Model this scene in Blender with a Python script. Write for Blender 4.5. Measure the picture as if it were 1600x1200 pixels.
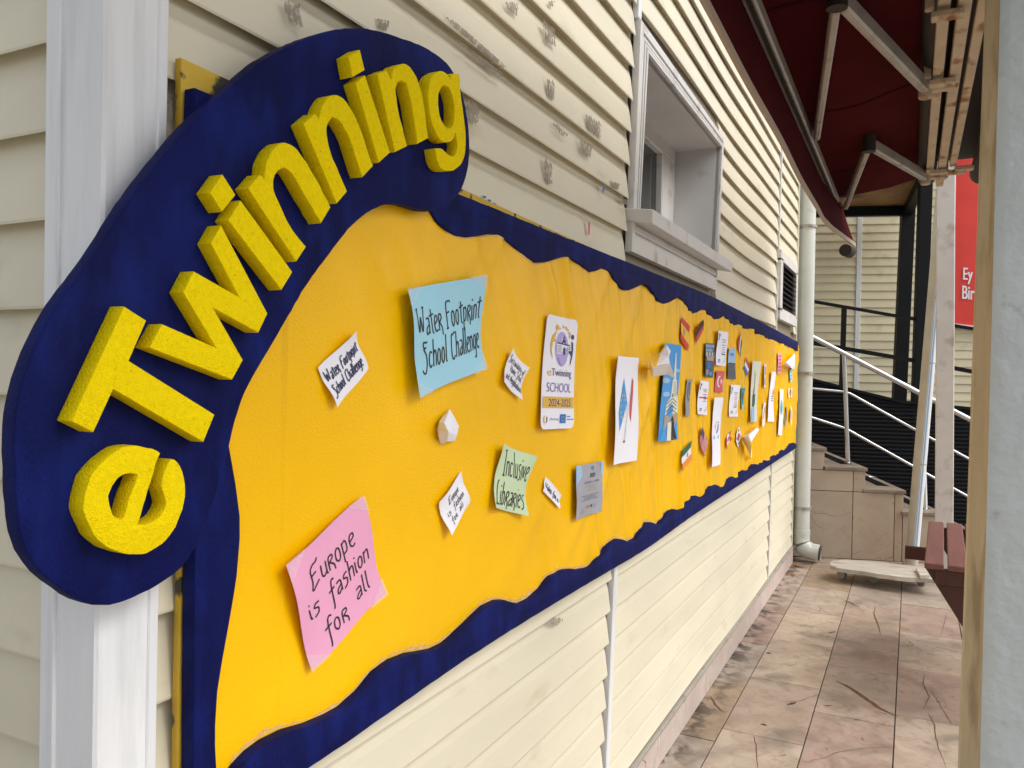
import bpy, bmesh, math, random
from mathutils import Vector, Matrix, noise

random.seed(7)
scene = bpy.context.scene
for o in list(bpy.data.objects):
    bpy.data.objects.remove(o)
COL = scene.collection

# ------------------------------------------------------------------ camera
FPX, CX, CY = 1256.0, 800.0, 600.0            # focal length and centre in photo pixels (1600 x 1200)
VPX = (1425.0, 597.0)                          # vanishing point of the wall
ROLL = math.radians(1.0)
CAM = Vector((0.0, -0.93, 1.63))
ex = Vector((VPX[0] - CX, VPX[1] - CY, FPX)).normalized()
up = Vector((math.sin(ROLL), -math.cos(ROLL), 0))
up.z = -(up.x * ex.x + up.y * ex.y) / ex.z
ez = up.normalized()
ey = ez.cross(ex)
if ey.x > 0:
    ey = -ey
MW = Matrix((ex, ey, ez))                      # camera (right, down, forward) -> world
cam_d = bpy.data.cameras.new('camera')
cam = bpy.data.objects.new('camera', cam_d)
COL.objects.link(cam)
R_, D_, F_ = MW @ Vector((1, 0, 0)), MW @ Vector((0, 1, 0)), MW @ Vector((0, 0, 1))
cam.matrix_world = Matrix(((R_.x, -D_.x, -F_.x, CAM.x), (R_.y, -D_.y, -F_.y, CAM.y),
                           (R_.z, -D_.z, -F_.z, CAM.z), (0, 0, 0, 1)))
cam_d.sensor_width = 36.0
cam_d.lens = 36.0 * FPX / 1600.0
cam_d.clip_start = 0.02
cam_d.clip_end = 2000
scene.camera = cam

# ------------------------------------------------------------------ world, sun, exposure
SUN_DIR = Vector((0.08, -0.80, 0.95)).normalized()   # towards the (veiled) sun
world = bpy.data.worlds.new('World')
scene.world = world
world.use_nodes = True
wn = world.node_tree
wn.nodes.clear()
sky = wn.nodes.new('ShaderNodeTexSky')
sky.sky_type = 'NISHITA'
sky.sun_disc = False
sky.sun_elevation = math.asin(SUN_DIR.z)
sky.sun_rotation = math.atan2(SUN_DIR.x, SUN_DIR.y)
sky.air_density = 1.0
sky.dust_density = 3.0
hsv = wn.nodes.new('ShaderNodeHueSaturation')
hsv.inputs['Saturation'].default_value = 0.28       # thin overcast: a nearly white sky
bgn = wn.nodes.new('ShaderNodeBackground')
bgn.inputs['Strength'].default_value = 0.145
wo = wn.nodes.new('ShaderNodeOutputWorld')
wn.links.new(sky.outputs[0], hsv.inputs['Color'])
wn.links.new(hsv.outputs[0], bgn.inputs[0])
wn.links.new(bgn.outputs[0], wo.inputs[0])
sun_d = bpy.data.lights.new('sun', 'SUN')
sun_d.energy = 1.35
sun_d.angle = math.radians(42)
sun_d.color = (1.0, 0.95, 0.88)
sun = bpy.data.objects.new('sun', sun_d)
sun.rotation_euler = (-SUN_DIR).to_track_quat('-Z', 'Y').to_euler()
sun.location = (2, -4, 8)
COL.objects.link(sun)
vs = scene.view_settings
vs.view_transform = 'Standard'
vs.look = 'None'
vs.exposure = 0.52
vs.gamma = 1.0
vs.use_curve_mapping = False
scene.render.resolution_x, scene.render.resolution_y = 1024, 768


# ------------------------------------------------------------------ pixel -> place helpers
def ray(px, py):
    return MW @ Vector(((px - CX) / FPX, (py - CY) / FPX, 1.0))


def onY(px, py, y=0.0):
    r = ray(px, py)
    return CAM + r * ((y - CAM.y) / r.y)


def onX(px, py, x):
    r = ray(px, py)
    return CAM + r * ((x - CAM.x) / r.x)


def onZ(px, py, z=0.0):
    r = ray(px, py)
    return CAM + r * ((z - CAM.z) / r.z)


# ------------------------------------------------------------------ materials
MATS = {}


def mat(name, col, rough=0.6, bump=0.0, bscale=60.0, var=0.0, vscale=4.0, metal=0.0, dirt=None, dscale=3.0,
        dlo=0.55, dhi=0.75, objvar=0.0, coat=0.0, alpha=1.0, spec=0.5, stretch=(1, 1, 1), sheen=0.0, detail=4.0, coatrough=0.15):
    """procedural Principled: base colour with noise variation, a second dirt colour, fine bump."""
    if name in MATS:
        return MATS[name]
    m = bpy.data.materials.new(name)
    m.use_nodes = True
    nt = m.node_tree
    b = nt.nodes['Principled BSDF']
    b.inputs['Roughness'].default_value = rough
    b.inputs['Metallic'].default_value = metal
    b.inputs['Specular IOR Level'].default_value = spec
    b.inputs['Coat Weight'].default_value = coat
    b.inputs['Coat Roughness'].default_value = coatrough
    b.inputs['Alpha'].default_value = alpha
    tc = nt.nodes.new('ShaderNodeTexCoord')
    mp = nt.nodes.new('ShaderNodeMapping')
    mp.inputs['Scale'].default_value = stretch
    nt.links.new(tc.outputs['Object'], mp.inputs['Vector'])
    vec = mp.outputs['Vector']
    rgb = nt.nodes.new('ShaderNodeRGB')
    rgb.outputs[0].default_value = (*col, 1)
    cur = rgb.outputs[0]

    def noise_n(scale, det=4.0):
        n = nt.nodes.new('ShaderNodeTexNoise')
        n.inputs['Scale'].default_value = scale
        n.inputs['Detail'].default_value = det
        nt.links.new(vec, n.inputs['Vector'])
        return n
    if var or objvar:
        h = nt.nodes.new('ShaderNodeHueSaturation')
        nt.links.new(cur, h.inputs['Color'])
        if var:
            n = noise_n(vscale)
            mr = nt.nodes.new('ShaderNodeMapRange')
            mr.inputs[1].default_value = 0.3
            mr.inputs[2].default_value = 0.7
            mr.inputs[3].default_value = 1 - var
            mr.inputs[4].default_value = 1 + var
            nt.links.new(n.outputs['Fac'], mr.inputs[0])
            v = mr.outputs[0]
        if objvar:
            oi = nt.nodes.new('ShaderNodeObjectInfo')
            mr2 = nt.nodes.new('ShaderNodeMapRange')
            mr2.inputs[3].default_value = 1 - objvar
            mr2.inputs[4].default_value = 1 + objvar
            nt.links.new(oi.outputs['Random'], mr2.inputs[0])
            if var:
                mm = nt.nodes.new('ShaderNodeMath')
                mm.operation = 'MULTIPLY'
                nt.links.new(v, mm.inputs[0])
                nt.links.new(mr2.outputs[0], mm.inputs[1])
                v = mm.outputs[0]
            else:
                v = mr2.outputs[0]
        nt.links.new(v, h.inputs['Value'])
        cur = h.outputs[0]
    if dirt:
        n = noise_n(dscale, 8.0)
        mr = nt.nodes.new('ShaderNodeMapRange')
        mr.inputs[1].default_value = dlo
        mr.inputs[2].default_value = dhi
        nt.links.new(n.outputs['Fac'], mr.inputs[0])
        mx = nt.nodes.new('ShaderNodeMix')
        mx.data_type = 'RGBA'
        nt.links.new(mr.outputs[0], mx.inputs[0])
        nt.links.new(cur, mx.inputs[6])
        mx.inputs[7].default_value = (*dirt, 1)
        cur = mx.outputs[2]
    nt.links.new(cur, b.inputs['Base Color'])
    if bump:
        n = noise_n(bscale, detail)
        bp = nt.nodes.new('ShaderNodeBump')
        bp.inputs['Strength'].default_value = bump
        bp.inputs['Distance'].default_value = 0.01
        nt.links.new(n.outputs['Fac'], bp.inputs['Height'])
        nt.links.new(bp.outputs[0], b.inputs['Normal'])
    MATS[name] = m
    return m


M_SIDING = mat('cream_siding', (0.69, 0.64, 0.49), 0.5, 0.06, 90, 0.06, 2.5, dirt=(0.50, 0.43, 0.28), dscale=6, dlo=0.60, dhi=0.90, objvar=0.03, stretch=(0.6, 1, 2.0))
M_SIDEFAR = mat('cream_siding_far', (0.70, 0.63, 0.43), 0.6, 0.05, 90, 0.05, 2.5, dirt=(0.40, 0.34, 0.22), dscale=3, dlo=0.58, dhi=0.85, objvar=0.05)
M_CORE = mat('wall_core', (0.30, 0.26, 0.19), 0.8)
M_WHITE = mat('white_trim', (0.76, 0.775, 0.79), 0.45, 0.10, 60, 0.04, 6, dirt=(0.62, 0.64, 0.65), dscale=8, dlo=0.5, dhi=0.8, stretch=(6, 6, 0.5))
M_PVC = mat('white_window_plastic', (0.68, 0.67, 0.64), 0.45, 0.05, 60, 0.04, 5, dirt=(0.30, 0.27, 0.23), dscale=9, dlo=0.60, dhi=0.80)
M_REVEAL = mat('grey_white_reveal', (0.60, 0.59, 0.57), 0.6, 0.03, 50, 0.05, 4, dirt=(0.35, 0.31, 0.26), dscale=6, dlo=0.62, dhi=0.82)
M_PIPE = mat('pipe_plastic', (0.60, 0.62, 0.56), 0.4, 0.03, 40, 0.06, 5, dirt=(0.30, 0.27, 0.22), dscale=5, dlo=0.60, dhi=0.85)
M_BLUE = mat('navy_foam', (0.0028, 0.0060, 0.072), 0.6, 0.30, 420, 0.28, 9, spec=0.10, dirt=(0.007, 0.018, 0.17), dscale=16, dlo=0.48, dhi=0.80, stretch=(1, 1, 0.45))
M_YEL = mat('yellow_foam', (0.92, 0.70, 0.002), 0.8, 0.42, 380, 0.05, 120, spec=0.08, dirt=(0.55, 0.36, 0.002), dscale=170, dlo=0.62, dhi=0.82, detail=2.0)
M_CLOTH = mat('yellow_vinyl', (0.96, 0.535, 0.0005), 0.24, 0.16, 240, 0.05, 3, coat=0.0, spec=0.22)
M_PANEL = mat('panel_edge', (0.62, 0.40, 0.03), 0.6, 0.25, 120, 0.1, 10, dirt=(0.05, 0.04, 0.028), dscale=20, dlo=0.56, dhi=0.62)
M_PAPER = mat('white_paper', (0.86, 0.86, 0.93), 0.75, 0.02, 80)
M_BLUEP = mat('light_blue_paper', (0.36, 0.68, 0.83), 0.75, 0.02, 80, 0.02, 8)
M_PINKP = mat('pink_paper', (0.80, 0.37, 0.56), 0.75, 0.02, 80, 0.02, 8)
M_GREENP = mat('pale_green_paper', (0.58, 0.73, 0.47), 0.75, 0.02, 80, 0.02, 8)
M_GREYP = mat('grey_certificate_paper', (0.36, 0.37, 0.41), 0.5, 0.02, 80, 0.08, 25)
M_TAPE = mat('clear_tape', (0.9, 0.9, 0.92), 0.18, alpha=0.22)
M_INK = mat('black_ink', (0.022, 0.018, 0.02), 0.6)
M_INKB = mat('blue_black_ink', (0.03, 0.035, 0.10), 0.6)
M_INKG = mat('grey_ink', (0.28, 0.28, 0.32), 0.7)


def flat(name, col, rough=0.7):
    return mat('print_' + name, col, rough)


C_RED, C_GOLD, C_BLACK = flat('red', (0.60, 0.05, 0.03)), flat('gold', (0.85, 0.48, 0.03)), flat('black', (0.02, 0.02, 0.022))
C_WHITE, C_BLUE, C_NAVY = flat('white', (0.8, 0.8, 0.82)), flat('blue', (0.02, 0.17, 0.55)), flat('navy', (0.045, 0.05, 0.17))
C_GREEN, C_ORANGE, C_SKY = flat('green', (0.02, 0.13, 0.045)), flat('orange', (0.80, 0.25, 0.02)), flat('skyblue', (0.06, 0.32, 0.72))
C_PURP, C_LILAC, C_MUST = flat('purple', (0.27, 0.21, 0.47)), flat('lilac', (0.45, 0.38, 0.72)), flat('mustard', (0.72, 0.45, 0.08))
C_GREY, C_DGREY, C_TEAL = flat('grey', (0.30, 0.31, 0.33)), flat('darkgrey', (0.09, 0.10, 0.12)), flat('teal', (0.01, 0.33, 0.36))
C_CREAM, C_TAN, C_PALEB = flat('cream', (0.74, 0.74, 0.60)), flat('tan', (0.42, 0.32, 0.23)), flat('paleblue', (0.35, 0.52, 0.75))
C_INKL = flat('slate', (0.22, 0.24, 0.34))
C_PINKR, C_DGREEN, C_TURQ = flat('pinkred', (0.66, 0.10, 0.12)), flat('darkgreen', (0.035, 0.10, 0.08)), flat('turq', (0.15, 0.50, 0.48))


def tile_mat(name, base, dark, red, sc=1.0, objvar=0.16, grime=True, objco=True):
    """marble: cloudy base, thin reddish veins, scuffs; grime gathers along the wall foot (a real stain)."""
    m = bpy.data.materials.new(name)
    m.use_nodes = True
    nt = m.node_tree
    N, L = nt.nodes, nt.links
    b = N['Principled BSDF']
    b.inputs['Roughness'].default_value = 0.42
    b.inputs['Specular IOR Level'].default_value = 0.35
    geo = N.new('ShaderNodeNewGeometry')
    oi = N.new('ShaderNodeObjectInfo')
    off = N.new('ShaderNodeVectorMath')
    off.operation = 'MULTIPLY_ADD'
    comb = N.new('ShaderNodeCombineXYZ')
    for k, f in enumerate((13.0, 7.0, 29.0)):
        mu = N.new('ShaderNodeMath')
        mu.operation = 'MULTIPLY'
        mu.inputs[1].default_value = f
        L.new(oi.outputs['Random'], mu.inputs[0])
        L.new(mu.outputs[0], comb.inputs[k])
    L.new(geo.outputs['Position'], off.inputs[0])
    off.inputs[1].default_value = (1, 1, 1)
    L.new(comb.outputs[0], off.inputs[2])
    V = off.outputs[0]

    def nz(scale, det=6.0, dist=0.0, vec=V):
        n = N.new('ShaderNodeTexNoise')
        n.inputs['Scale'].default_value = scale
        n.inputs['Detail'].default_value = det
        n.inputs['Distortion'].default_value = dist
        L.new(vec, n.inputs['Vector'])
        return n.outputs['Fac']

    def ramp(s, a, c):
        mr = N.new('ShaderNodeMapRange')
        mr.inputs[1].default_value = a
        mr.inputs[2].default_value = c
        L.new(s, mr.inputs[0])
        return mr.outputs[0]

    def mix(f, a, c):
        mx = N.new('ShaderNodeMix')
        mx.data_type = 'RGBA'
        L.new(f, mx.inputs[0])
        if isinstance(a, tuple):
            mx.inputs[6].default_value = (*a, 1)
        else:
            L.new(a, mx.inputs[6])
        if isinstance(c, tuple):
            mx.inputs[7].default_value = (*c, 1)
        else:
            L.new(c, mx.inputs[7])
        return mx.outputs[2]
    c = mix(ramp(nz(3.0 * sc, 8, 1.2), 0.35, 0.70), base, dark)
    c = mix(ramp(nz(9.0 * sc, 8, 2.0), 0.52, 0.75), c, red)
    # veins: narrow band of a distorted noise
    nf = nz(1.5 * sc, 3, 1.2)
    sub = N.new('ShaderNodeMath')
    sub.operation = 'SUBTRACT'
    sub.inputs[1].default_value = 0.5
    L.new(nf, sub.inputs[0])
    ab = N.new('ShaderNodeMath')
    ab.operation = 'ABSOLUTE'
    L.new(sub.outputs[0], ab.inputs[0])
    vein = ramp(ab.outputs[0], 0.0045, 0.0008)
    gate = ramp(nz(1.3 * sc, 2), 0.56, 0.64)
    mul = N.new('ShaderNodeMath')
    mul.operation = 'MULTIPLY'
    L.new(vein, mul.inputs[0])
    L.new(gate, mul.inputs[1])
    c = mix(mul.outputs[0], c, (0.17, 0.075, 0.045))
    # scuffs / pits
    pit = ramp(nz(26.0 * sc, 3, 0.6), 0.70, 0.74)
    c = mix(pit, c, (0.20, 0.15, 0.11))
    if grime:                                          # slabs differ: some tan, some pink, most pale
        cr_ = N.new('ShaderNodeValToRGB')
        cr_.color_ramp.interpolation = 'CONSTANT'
        els = cr_.color_ramp.elements
        els[0].position, els[0].color = 0.0, (1.0, 0.90, 0.74, 1)
        els[1].position, els[1].color = 0.14, (1.0, 0.99, 0.97, 1)
        for pos_, c4 in ((0.42, (0.90, 0.80, 0.78, 1)), (0.60, (1.0, 0.97, 0.93, 1)), (0.80, (0.84, 0.78, 0.74, 1)), (0.90, (1.05, 1.0, 0.92, 1))):
            e_ = els.new(pos_)
            e_.color = c4
        L.new(oi.outputs['Random'], cr_.inputs[0])
        mt = N.new('ShaderNodeMix')
        mt.data_type = 'RGBA'
        mt.blend_type = 'MULTIPLY'
        mt.inputs[0].default_value = 1.0
        L.new(c, mt.inputs[6])
        L.new(cr_.outputs[0], mt.inputs[7])
        c = mt.outputs[2]
    hs = N.new('ShaderNodeHueSaturation')
    mr = N.new('ShaderNodeMapRange')
    mr.inputs[3].default_value = 1 - objvar
    mr.inputs[4].default_value = 1 + objvar
    L.new(oi.outputs['Random'], mr.inputs[0])
    L.new(mr.outputs[0], hs.inputs['Value'])
    L.new(c, hs.inputs['Color'])
    c = hs.outputs[0]
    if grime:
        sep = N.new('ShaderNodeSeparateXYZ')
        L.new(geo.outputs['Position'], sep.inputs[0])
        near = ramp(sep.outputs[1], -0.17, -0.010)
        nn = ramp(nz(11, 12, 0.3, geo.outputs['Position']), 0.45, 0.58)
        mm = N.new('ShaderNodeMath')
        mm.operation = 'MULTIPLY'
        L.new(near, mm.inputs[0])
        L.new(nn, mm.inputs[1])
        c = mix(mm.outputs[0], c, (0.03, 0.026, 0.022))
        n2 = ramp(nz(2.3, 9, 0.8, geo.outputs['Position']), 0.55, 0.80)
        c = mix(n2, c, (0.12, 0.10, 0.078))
        n3 = ramp(nz(7.0, 10, 0.5, geo.outputs['Position']), 0.56, 0.66)
        n4 = N.new('ShaderNodeMath')
        n4.operation = 'MULTIPLY'
        n4.inputs[1].default_value = 0.45
        L.new(n3, n4.inputs[0])
        c = mix(n4.outputs[0], c, (0.20, 0.16, 0.13))
    L.new(c, b.inputs['Base Color'])
    rr = N.new('ShaderNodeMapRange')
    rr.inputs[3].default_value = 0.32
    rr.inputs[4].default_value = 0.65
    L.new(nz(6, 6), rr.inputs[0])
    L.new(rr.outputs[0], b.inputs['Roughness'])
    bp = N.new('ShaderNodeBump')
    bp.inputs['Strength'].default_value = 0.12
    bp.inputs['Distance'].default_value = 0.004
    L.new(nz(40, 6), bp.inputs['Height'])
    L.new(bp.outputs[0], b.inputs['Normal'])
    MATS[name] = m
    return m


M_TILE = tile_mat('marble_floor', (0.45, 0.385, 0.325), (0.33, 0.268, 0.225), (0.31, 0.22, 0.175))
M_STONE = tile_mat('stair_marble', (0.48, 0.395, 0.31), (0.41, 0.325, 0.245), (0.42, 0.31, 0.23), 0.8, 0.08, False)
M_TREAD = tile_mat('tread_stone', (0.30, 0.25, 0.20), (0.18, 0.145, 0.115), (0.24, 0.17, 0.12), 2.0, 0.10, False)
M_SKIRT = tile_mat('skirting_marble', (0.56, 0.48, 0.43), (0.49, 0.40, 0.35), (0.46, 0.34, 0.30), 1.2, 0.06, False)
M_GROUT = mat('grout', (0.10, 0.085, 0.07), 0.9, 0.1, 200)
M_GROUND = mat('concrete_ground', (0.33, 0.31, 0.28), 0.85, 0.3, 30, 0.12, 0.8, dirt=(0.22, 0.20, 0.17), dscale=2)
M_AWN = mat('burgundy_canvas', (0.060, 0.0055, 0.0075), 0.9, 0.06, 300, 0.12, 3, spec=0.05)
M_HEM = mat('beige_hem', (0.42, 0.33, 0.26), 0.8, 0.05, 200)
M_ALU = mat('dull_aluminium', (0.42, 0.39, 0.35), 0.45, 0.05, 60, 0.1, 6, metal=0.35, dirt=(0.22, 0.19, 0.16), dscale=12)
M_DARK = mat('dark_brown_cassette', (0.02, 0.015, 0.012), 0.7, 0.05, 40, 0.1, 5)
M_RUST = mat('rusty_beige_steel', (0.50, 0.41, 0.30), 0.65, 0.25, 120, 0.12, 8, dirt=(0.24, 0.095, 0.025), dscale=9, dlo=0.56, dhi=0.68, stretch=(0.8, 1.5, 1.5))
M_COLUMN = mat('pale_grey_paint', (0.53, 0.60, 0.63), 0.40, 0.45, 26, 0.04, 6, dirt=(0.36, 0.40, 0.40), dscale=16, dlo=0.62, dhi=0.72)
M_COLSIDE = mat('bare_beige_paint', (0.50, 0.44, 0.33), 0.6, 0.35, 60, 0.15, 8, dirt=(0.30, 0.24, 0.16), dscale=22, dlo=0.50, dhi=0.68, stretch=(1, 1, 0.2))
M_POST = mat('white_steel_post', (0.60, 0.575, 0.56), 0.5, 0.08, 60, 0.06, 5, dirt=(0.38, 0.33, 0.28), dscale=8)
M_BLACK = mat('black_steel', (0.006, 0.0065, 0.008), 0.5, 0.08, 80, 0.2, 6, spec=0.15)
M_CLAD = mat('black_ribbed', (0.007, 0.0075, 0.010), 0.55, 0.05, 60, 0.15, 4, spec=0.15)
M_STEEL = mat('stainless_steel', (0.56, 0.56, 0.56), 0.26, 0.02, 100, 0.05, 8, metal=1.0)
M_PLY = mat('plywood', (0.30, 0.16, 0.055), 0.7, 0.1, 30, 0.25, 3, dirt=(0.05, 0.035, 0.02), dscale=2.2, dlo=0.52, dhi=0.72)
M_BANNER = mat('red_banner_cloth', (0.66, 0.035, 0.022), 0.6, 0.06, 60, 0.08, 2)
M_WOODRED = mat('red_brown_wood', (0.155, 0.058, 0.048), 0.5, 0.12, 60, 0.15, 9, stretch=(0.3, 2, 2))
M_WOODDARK = mat('dark_red_wood', (0.060, 0.014, 0.010), 0.5, 0.12, 60, 0.15, 9, stretch=(2, 2, 0.4))
M_PLANK = mat('weathered_plank', (0.47, 0.43, 0.37), 0.8, 0.4, 40, 0.2, 8, dirt=(0.25, 0.20, 0.13), dscale=7, dlo=0.52, dhi=0.70, stretch=(1.5, 0.35, 1.5))
M_HOLLOWSHADE = mat('hollow_shade', (0.02, 0.02, 0.02), 0.7)
M_CASTER = mat('caster_grey', (0.30, 0.29, 0.28), 0.5, metal=0.3)
M_LEAF = mat('dry_leaf', (0.28, 0.10, 0.035), 0.7, 0.1, 60, 0.3, 20)
M_CAMPIPE = mat('beige_pipe', (0.50, 0.46, 0.38), 0.35, 0.03, 60, 0.08, 6)
M_STRIPE = mat('blue_stripe', (0.10, 0.30, 0.55), 0.4)
M_STRIPEW = mat('white_wrap', (0.72, 0.76, 0.80), 0.3)
M_BLACKGRIP = mat('black_grip', (0.008, 0.008, 0.009), 0.95, spec=0.05)


def glass_mat():
    m = bpy.data.materials.new('window_glass')
    m.use_nodes = True
    b = m.node_tree.nodes['Principled BSDF']
    b.inputs['Base Color'].default_value = (0.02, 0.025, 0.024, 1)
    b.inputs['Roughness'].default_value = 0.06
    b.inputs['Specular IOR Level'].default_value = 0.6
    return m


M_GLASS = glass_mat()


def residue_mat():
    """torn tape residue: ragged noise cut-out over a thin film"""
    m = bpy.data.materials.new('tape_residue')
    m.use_nodes = True
    nt = m.node_tree
    N, L = nt.nodes, nt.links
    b = N['Principled BSDF']
    b.inputs['Roughness'].default_value = 0.9
    tc = N.new('ShaderNodeTexCoord')
    mp = N.new('ShaderNodeMapping')
    mp.inputs['Scale'].default_value = (1, 1, 0.55)
    L.new(tc.outputs['Object'], mp.inputs[0])
    n = N.new('ShaderNodeTexNoise')
    n.inputs['Scale'].default_value = 120
    n.inputs['Detail'].default_value = 7
    n.inputs['Roughness'].default_value = 0.7
    L.new(mp.outputs[0], n.inputs['Vector'])
    uv = N.new('ShaderNodeUVMap')
    sep = N.new('ShaderNodeSeparateXYZ')
    L.new(uv.outputs[0], sep.inputs[0])
    edge = None
    for ch in (0, 1):                                  # fade of the film towards its torn rim
        a = N.new('ShaderNodeMath')
        a.operation = 'SUBTRACT'
        a.inputs[1].default_value = 0.5
        L.new(sep.outputs[ch], a.inputs[0])
        p = N.new('ShaderNodeMath')
        p.operation = 'ABSOLUTE'
        L.new(a.outputs[0], p.inputs[0])
        q = N.new('ShaderNodeMapRange')
        q.inputs[1].default_value = 0.5
        q.inputs[2].default_value = 0.32
        q.inputs[3].default_value = -0.22
        q.inputs[4].default_value = 0.0
        L.new(p.outputs[0], q.inputs[0])
        if edge is None:
            edge = q.outputs[0]
        else:
            s = N.new('ShaderNodeMath')
            L.new(edge, s.inputs[0])
            L.new(q.outputs[0], s.inputs[1])
            edge = s.outputs[0]
    s2 = N.new('ShaderNodeMath')
    L.new(n.outputs['Fac'], s2.inputs[0])
    L.new(edge, s2.inputs[1])
    th = N.new('ShaderNodeMapRange')
    th.inputs[1].default_value = 0.425
    th.inputs[2].default_value = 0.455
    th.inputs[4].default_value = 0.8
    L.new(s2.outputs[0], th.inputs[0])
    L.new(th.outputs[0], b.inputs['Alpha'])
    n2 = N.new('ShaderNodeTexNoise')
    n2.inputs['Scale'].default_value = 30
    L.new(mp.outputs[0], n2.inputs['Vector'])
    mx = N.new('ShaderNodeMix')
    mx.data_type = 'RGBA'
    L.new(n2.outputs['Fac'], mx.inputs[0])
    mx.inputs[6].default_value = (0.20, 0.165, 0.125, 1)
    mx.inputs[7].default_value = (0.33, 0.285, 0.22, 1)
    L.new(mx.outputs[2], b.inputs['Base Color'])
    return m


M_RESID = residue_mat()


# ------------------------------------------------------------------ object helpers
def link(o, parent=None):
    COL.objects.link(o)
    if parent is not None:
        o.parent = parent
    return o


def base_of(parent):
    v = Vector((0, 0, 0))
    p = parent
    while p is not None:
        v += p.location
        p = p.parent
    return v


def thing(name, label, cat, loc=(0, 0, 0), group=None):
    o = bpy.data.objects.new(name, None)
    o.empty_display_size = 0.05
    o.location = loc
    link(o)
    return tag(o, label, cat, group)


def tag(o, label, cat, group=None):
    o['label'] = label
    o['category'] = cat
    if group:
        o['group'] = group
    return o


def obj(name, verts, faces, m, parent=None, smooth=None, mats=None, fmat=None):
    """verts are world positions; the object sits in its parent's frame"""
    me = bpy.data.meshes.new(name)
    b = base_of(parent)
    if parent is None:
        lo = Vector((min(v[0] for v in verts), min(v[1] for v in verts), min(v[2] for v in verts)))
        hi = Vector((max(v[0] for v in verts), max(v[1] for v in verts), max(v[2] for v in verts)))
        b = Vector(((lo.x + hi.x) / 2, (lo.y + hi.y) / 2, lo.z))
    me.from_pydata([tuple(Vector(v) - b) for v in verts], [], faces)
    for mm in (mats or [m]):
        me.materials.append(mm)
    if fmat:
        for p, k in zip(me.polygons, fmat):
            p.material_index = k
    if smooth is not None:
        for p in me.polygons:
            p.use_smooth = True
        me.set_sharp_from_angle(angle=smooth)
    me.update()
    o = bpy.data.objects.new(name, me)
    link(o, parent)
    if parent is None:
        o.location = b
    return o


class MB:
    """collects boxes, tubes, prisms (world coordinates) for ONE mesh"""
    def __init__(s):
        s.v, s.f = [], []

    def add(s, vs_, fs_):
        n = len(s.v)
        s.v += [Vector(v) for v in vs_]
        s.f += [[i + n for i in f] for f in fs_]

    def hexa(s, p):               # 8 corners: bottom ring 0-3, top ring 4-7
        s.add(p, [(3, 2, 1, 0), (4, 5, 6, 7), (0, 1, 5, 4), (1, 2, 6, 5), (2, 3, 7, 6), (3, 0, 4, 7)])

    def box(s, x0, x1, y0, y1, z0, z1):
        s.hexa([(x0, y0, z0), (x1, y0, z0), (x1, y1, z0), (x0, y1, z0), (x0, y0, z1), (x1, y0, z1), (x1, y1, z1), (x0, y1, z1)])

    def bar(s, a, b, w, h, upv=(0, 0, 1)):
        a, b = Vector(a), Vector(b)
        d = (b - a).normalized()
        side = d.cross(Vector(upv)).normalized() * (w / 2)
        u = side.cross(d).normalized() * (h / 2)
        s.hexa([a - side - u, a + side - u, a + side + u, a - side + u, b - side - u, b + side - u, b + side + u, b - side + u])

    def tube(s, pts, r, n=14, cap=True):
        pts = [Vector(p) for p in pts]
        rs = r if isinstance(r, (list, tuple)) else [r] * len(pts)
        rings = []
        for i, p in enumerate(pts):
            d = (pts[min(i + 1, len(pts) - 1)] - pts[max(i - 1, 0)]).normalized()
            ref = Vector((0, 0, 1)) if abs(d.z) < 0.9 else Vector((1, 0, 0))
            a = d.cross(ref).normalized()
            c = a.cross(d)
            rings.append([p + (a * math.cos(2 * math.pi * k / n) + c * math.sin(2 * math.pi * k / n)) * rs[i] for k in range(n)])
        fs_ = []
        for i in range(len(rings) - 1):
            for k in range(n):
                fs_.append((i * n + k, i * n + (k + 1) % n, (i + 1) * n + (k + 1) % n, (i + 1) * n + k))
        if cap:
            fs_.append(tuple(range(n))[::-1])
            fs_.append(tuple((len(rings) - 1) * n + k for k in range(n)))
        s.add([v for r_ in rings for v in r_], fs_)

    def build(s, name, m, parent=None, smooth=None, bevel=0.0):
        o = obj(name, s.v, s.f, m, parent, smooth)
        bm = bmesh.new()
        bm.from_mesh(o.data)
        bmesh.ops.recalc_face_normals(bm, faces=bm.faces)
        if bevel:
            bmesh.ops.bevel(bm, geom=[e for e in bm.edges if len(e.link_faces) == 2 and e.calc_face_angle(0) > 0.6], offset=bevel, segments=1, affect='EDGES')
        bm.to_mesh(o.data)
        bm.free()
        return o


def smooth_loop(pts, corner_deg=48, step=0.012):
    """closed loop through pts: gentle turns become curves, sharp turns stay corners"""
    P = [Vector(p).to_2d() if len(p) > 2 else Vector(p) for p in pts]
    n = len(P)
    corner, tan = [], []
    for i in range(n):
        a = (P[i] - P[i - 1])
        b = (P[(i + 1) % n] - P[i])
        ang = abs(a.angle(b, 0.0))
        corner.append(ang > math.radians(corner_deg))
        t = a.normalized() / max(a.length, 1e-6) + b.normalized() / max(b.length, 1e-6)
        tan.append(t.normalized())
    out = []
    for i in range(n):
        j = (i + 1) % n
        d = P[j] - P[i]
        ln = d.length
        t0 = d.normalized() if corner[i] else tan[i]
        t1 = d.normalized() if corner[j] else tan[j]
        k = max(1, int(ln / step))
        if corner[i] and corner[j]:
            k = 1
        for q in range(k):
            t = q / k
            h00, h10 = 2 * t ** 3 - 3 * t ** 2 + 1, t ** 3 - 2 * t ** 2 + t
            h01, h11 = -2 * t ** 3 + 3 * t ** 2, t ** 3 - t ** 2
            out.append(P[i] * h00 + t0 * (h10 * ln) + P[j] * h01 + t1 * (h11 * ln))
    return out


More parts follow.
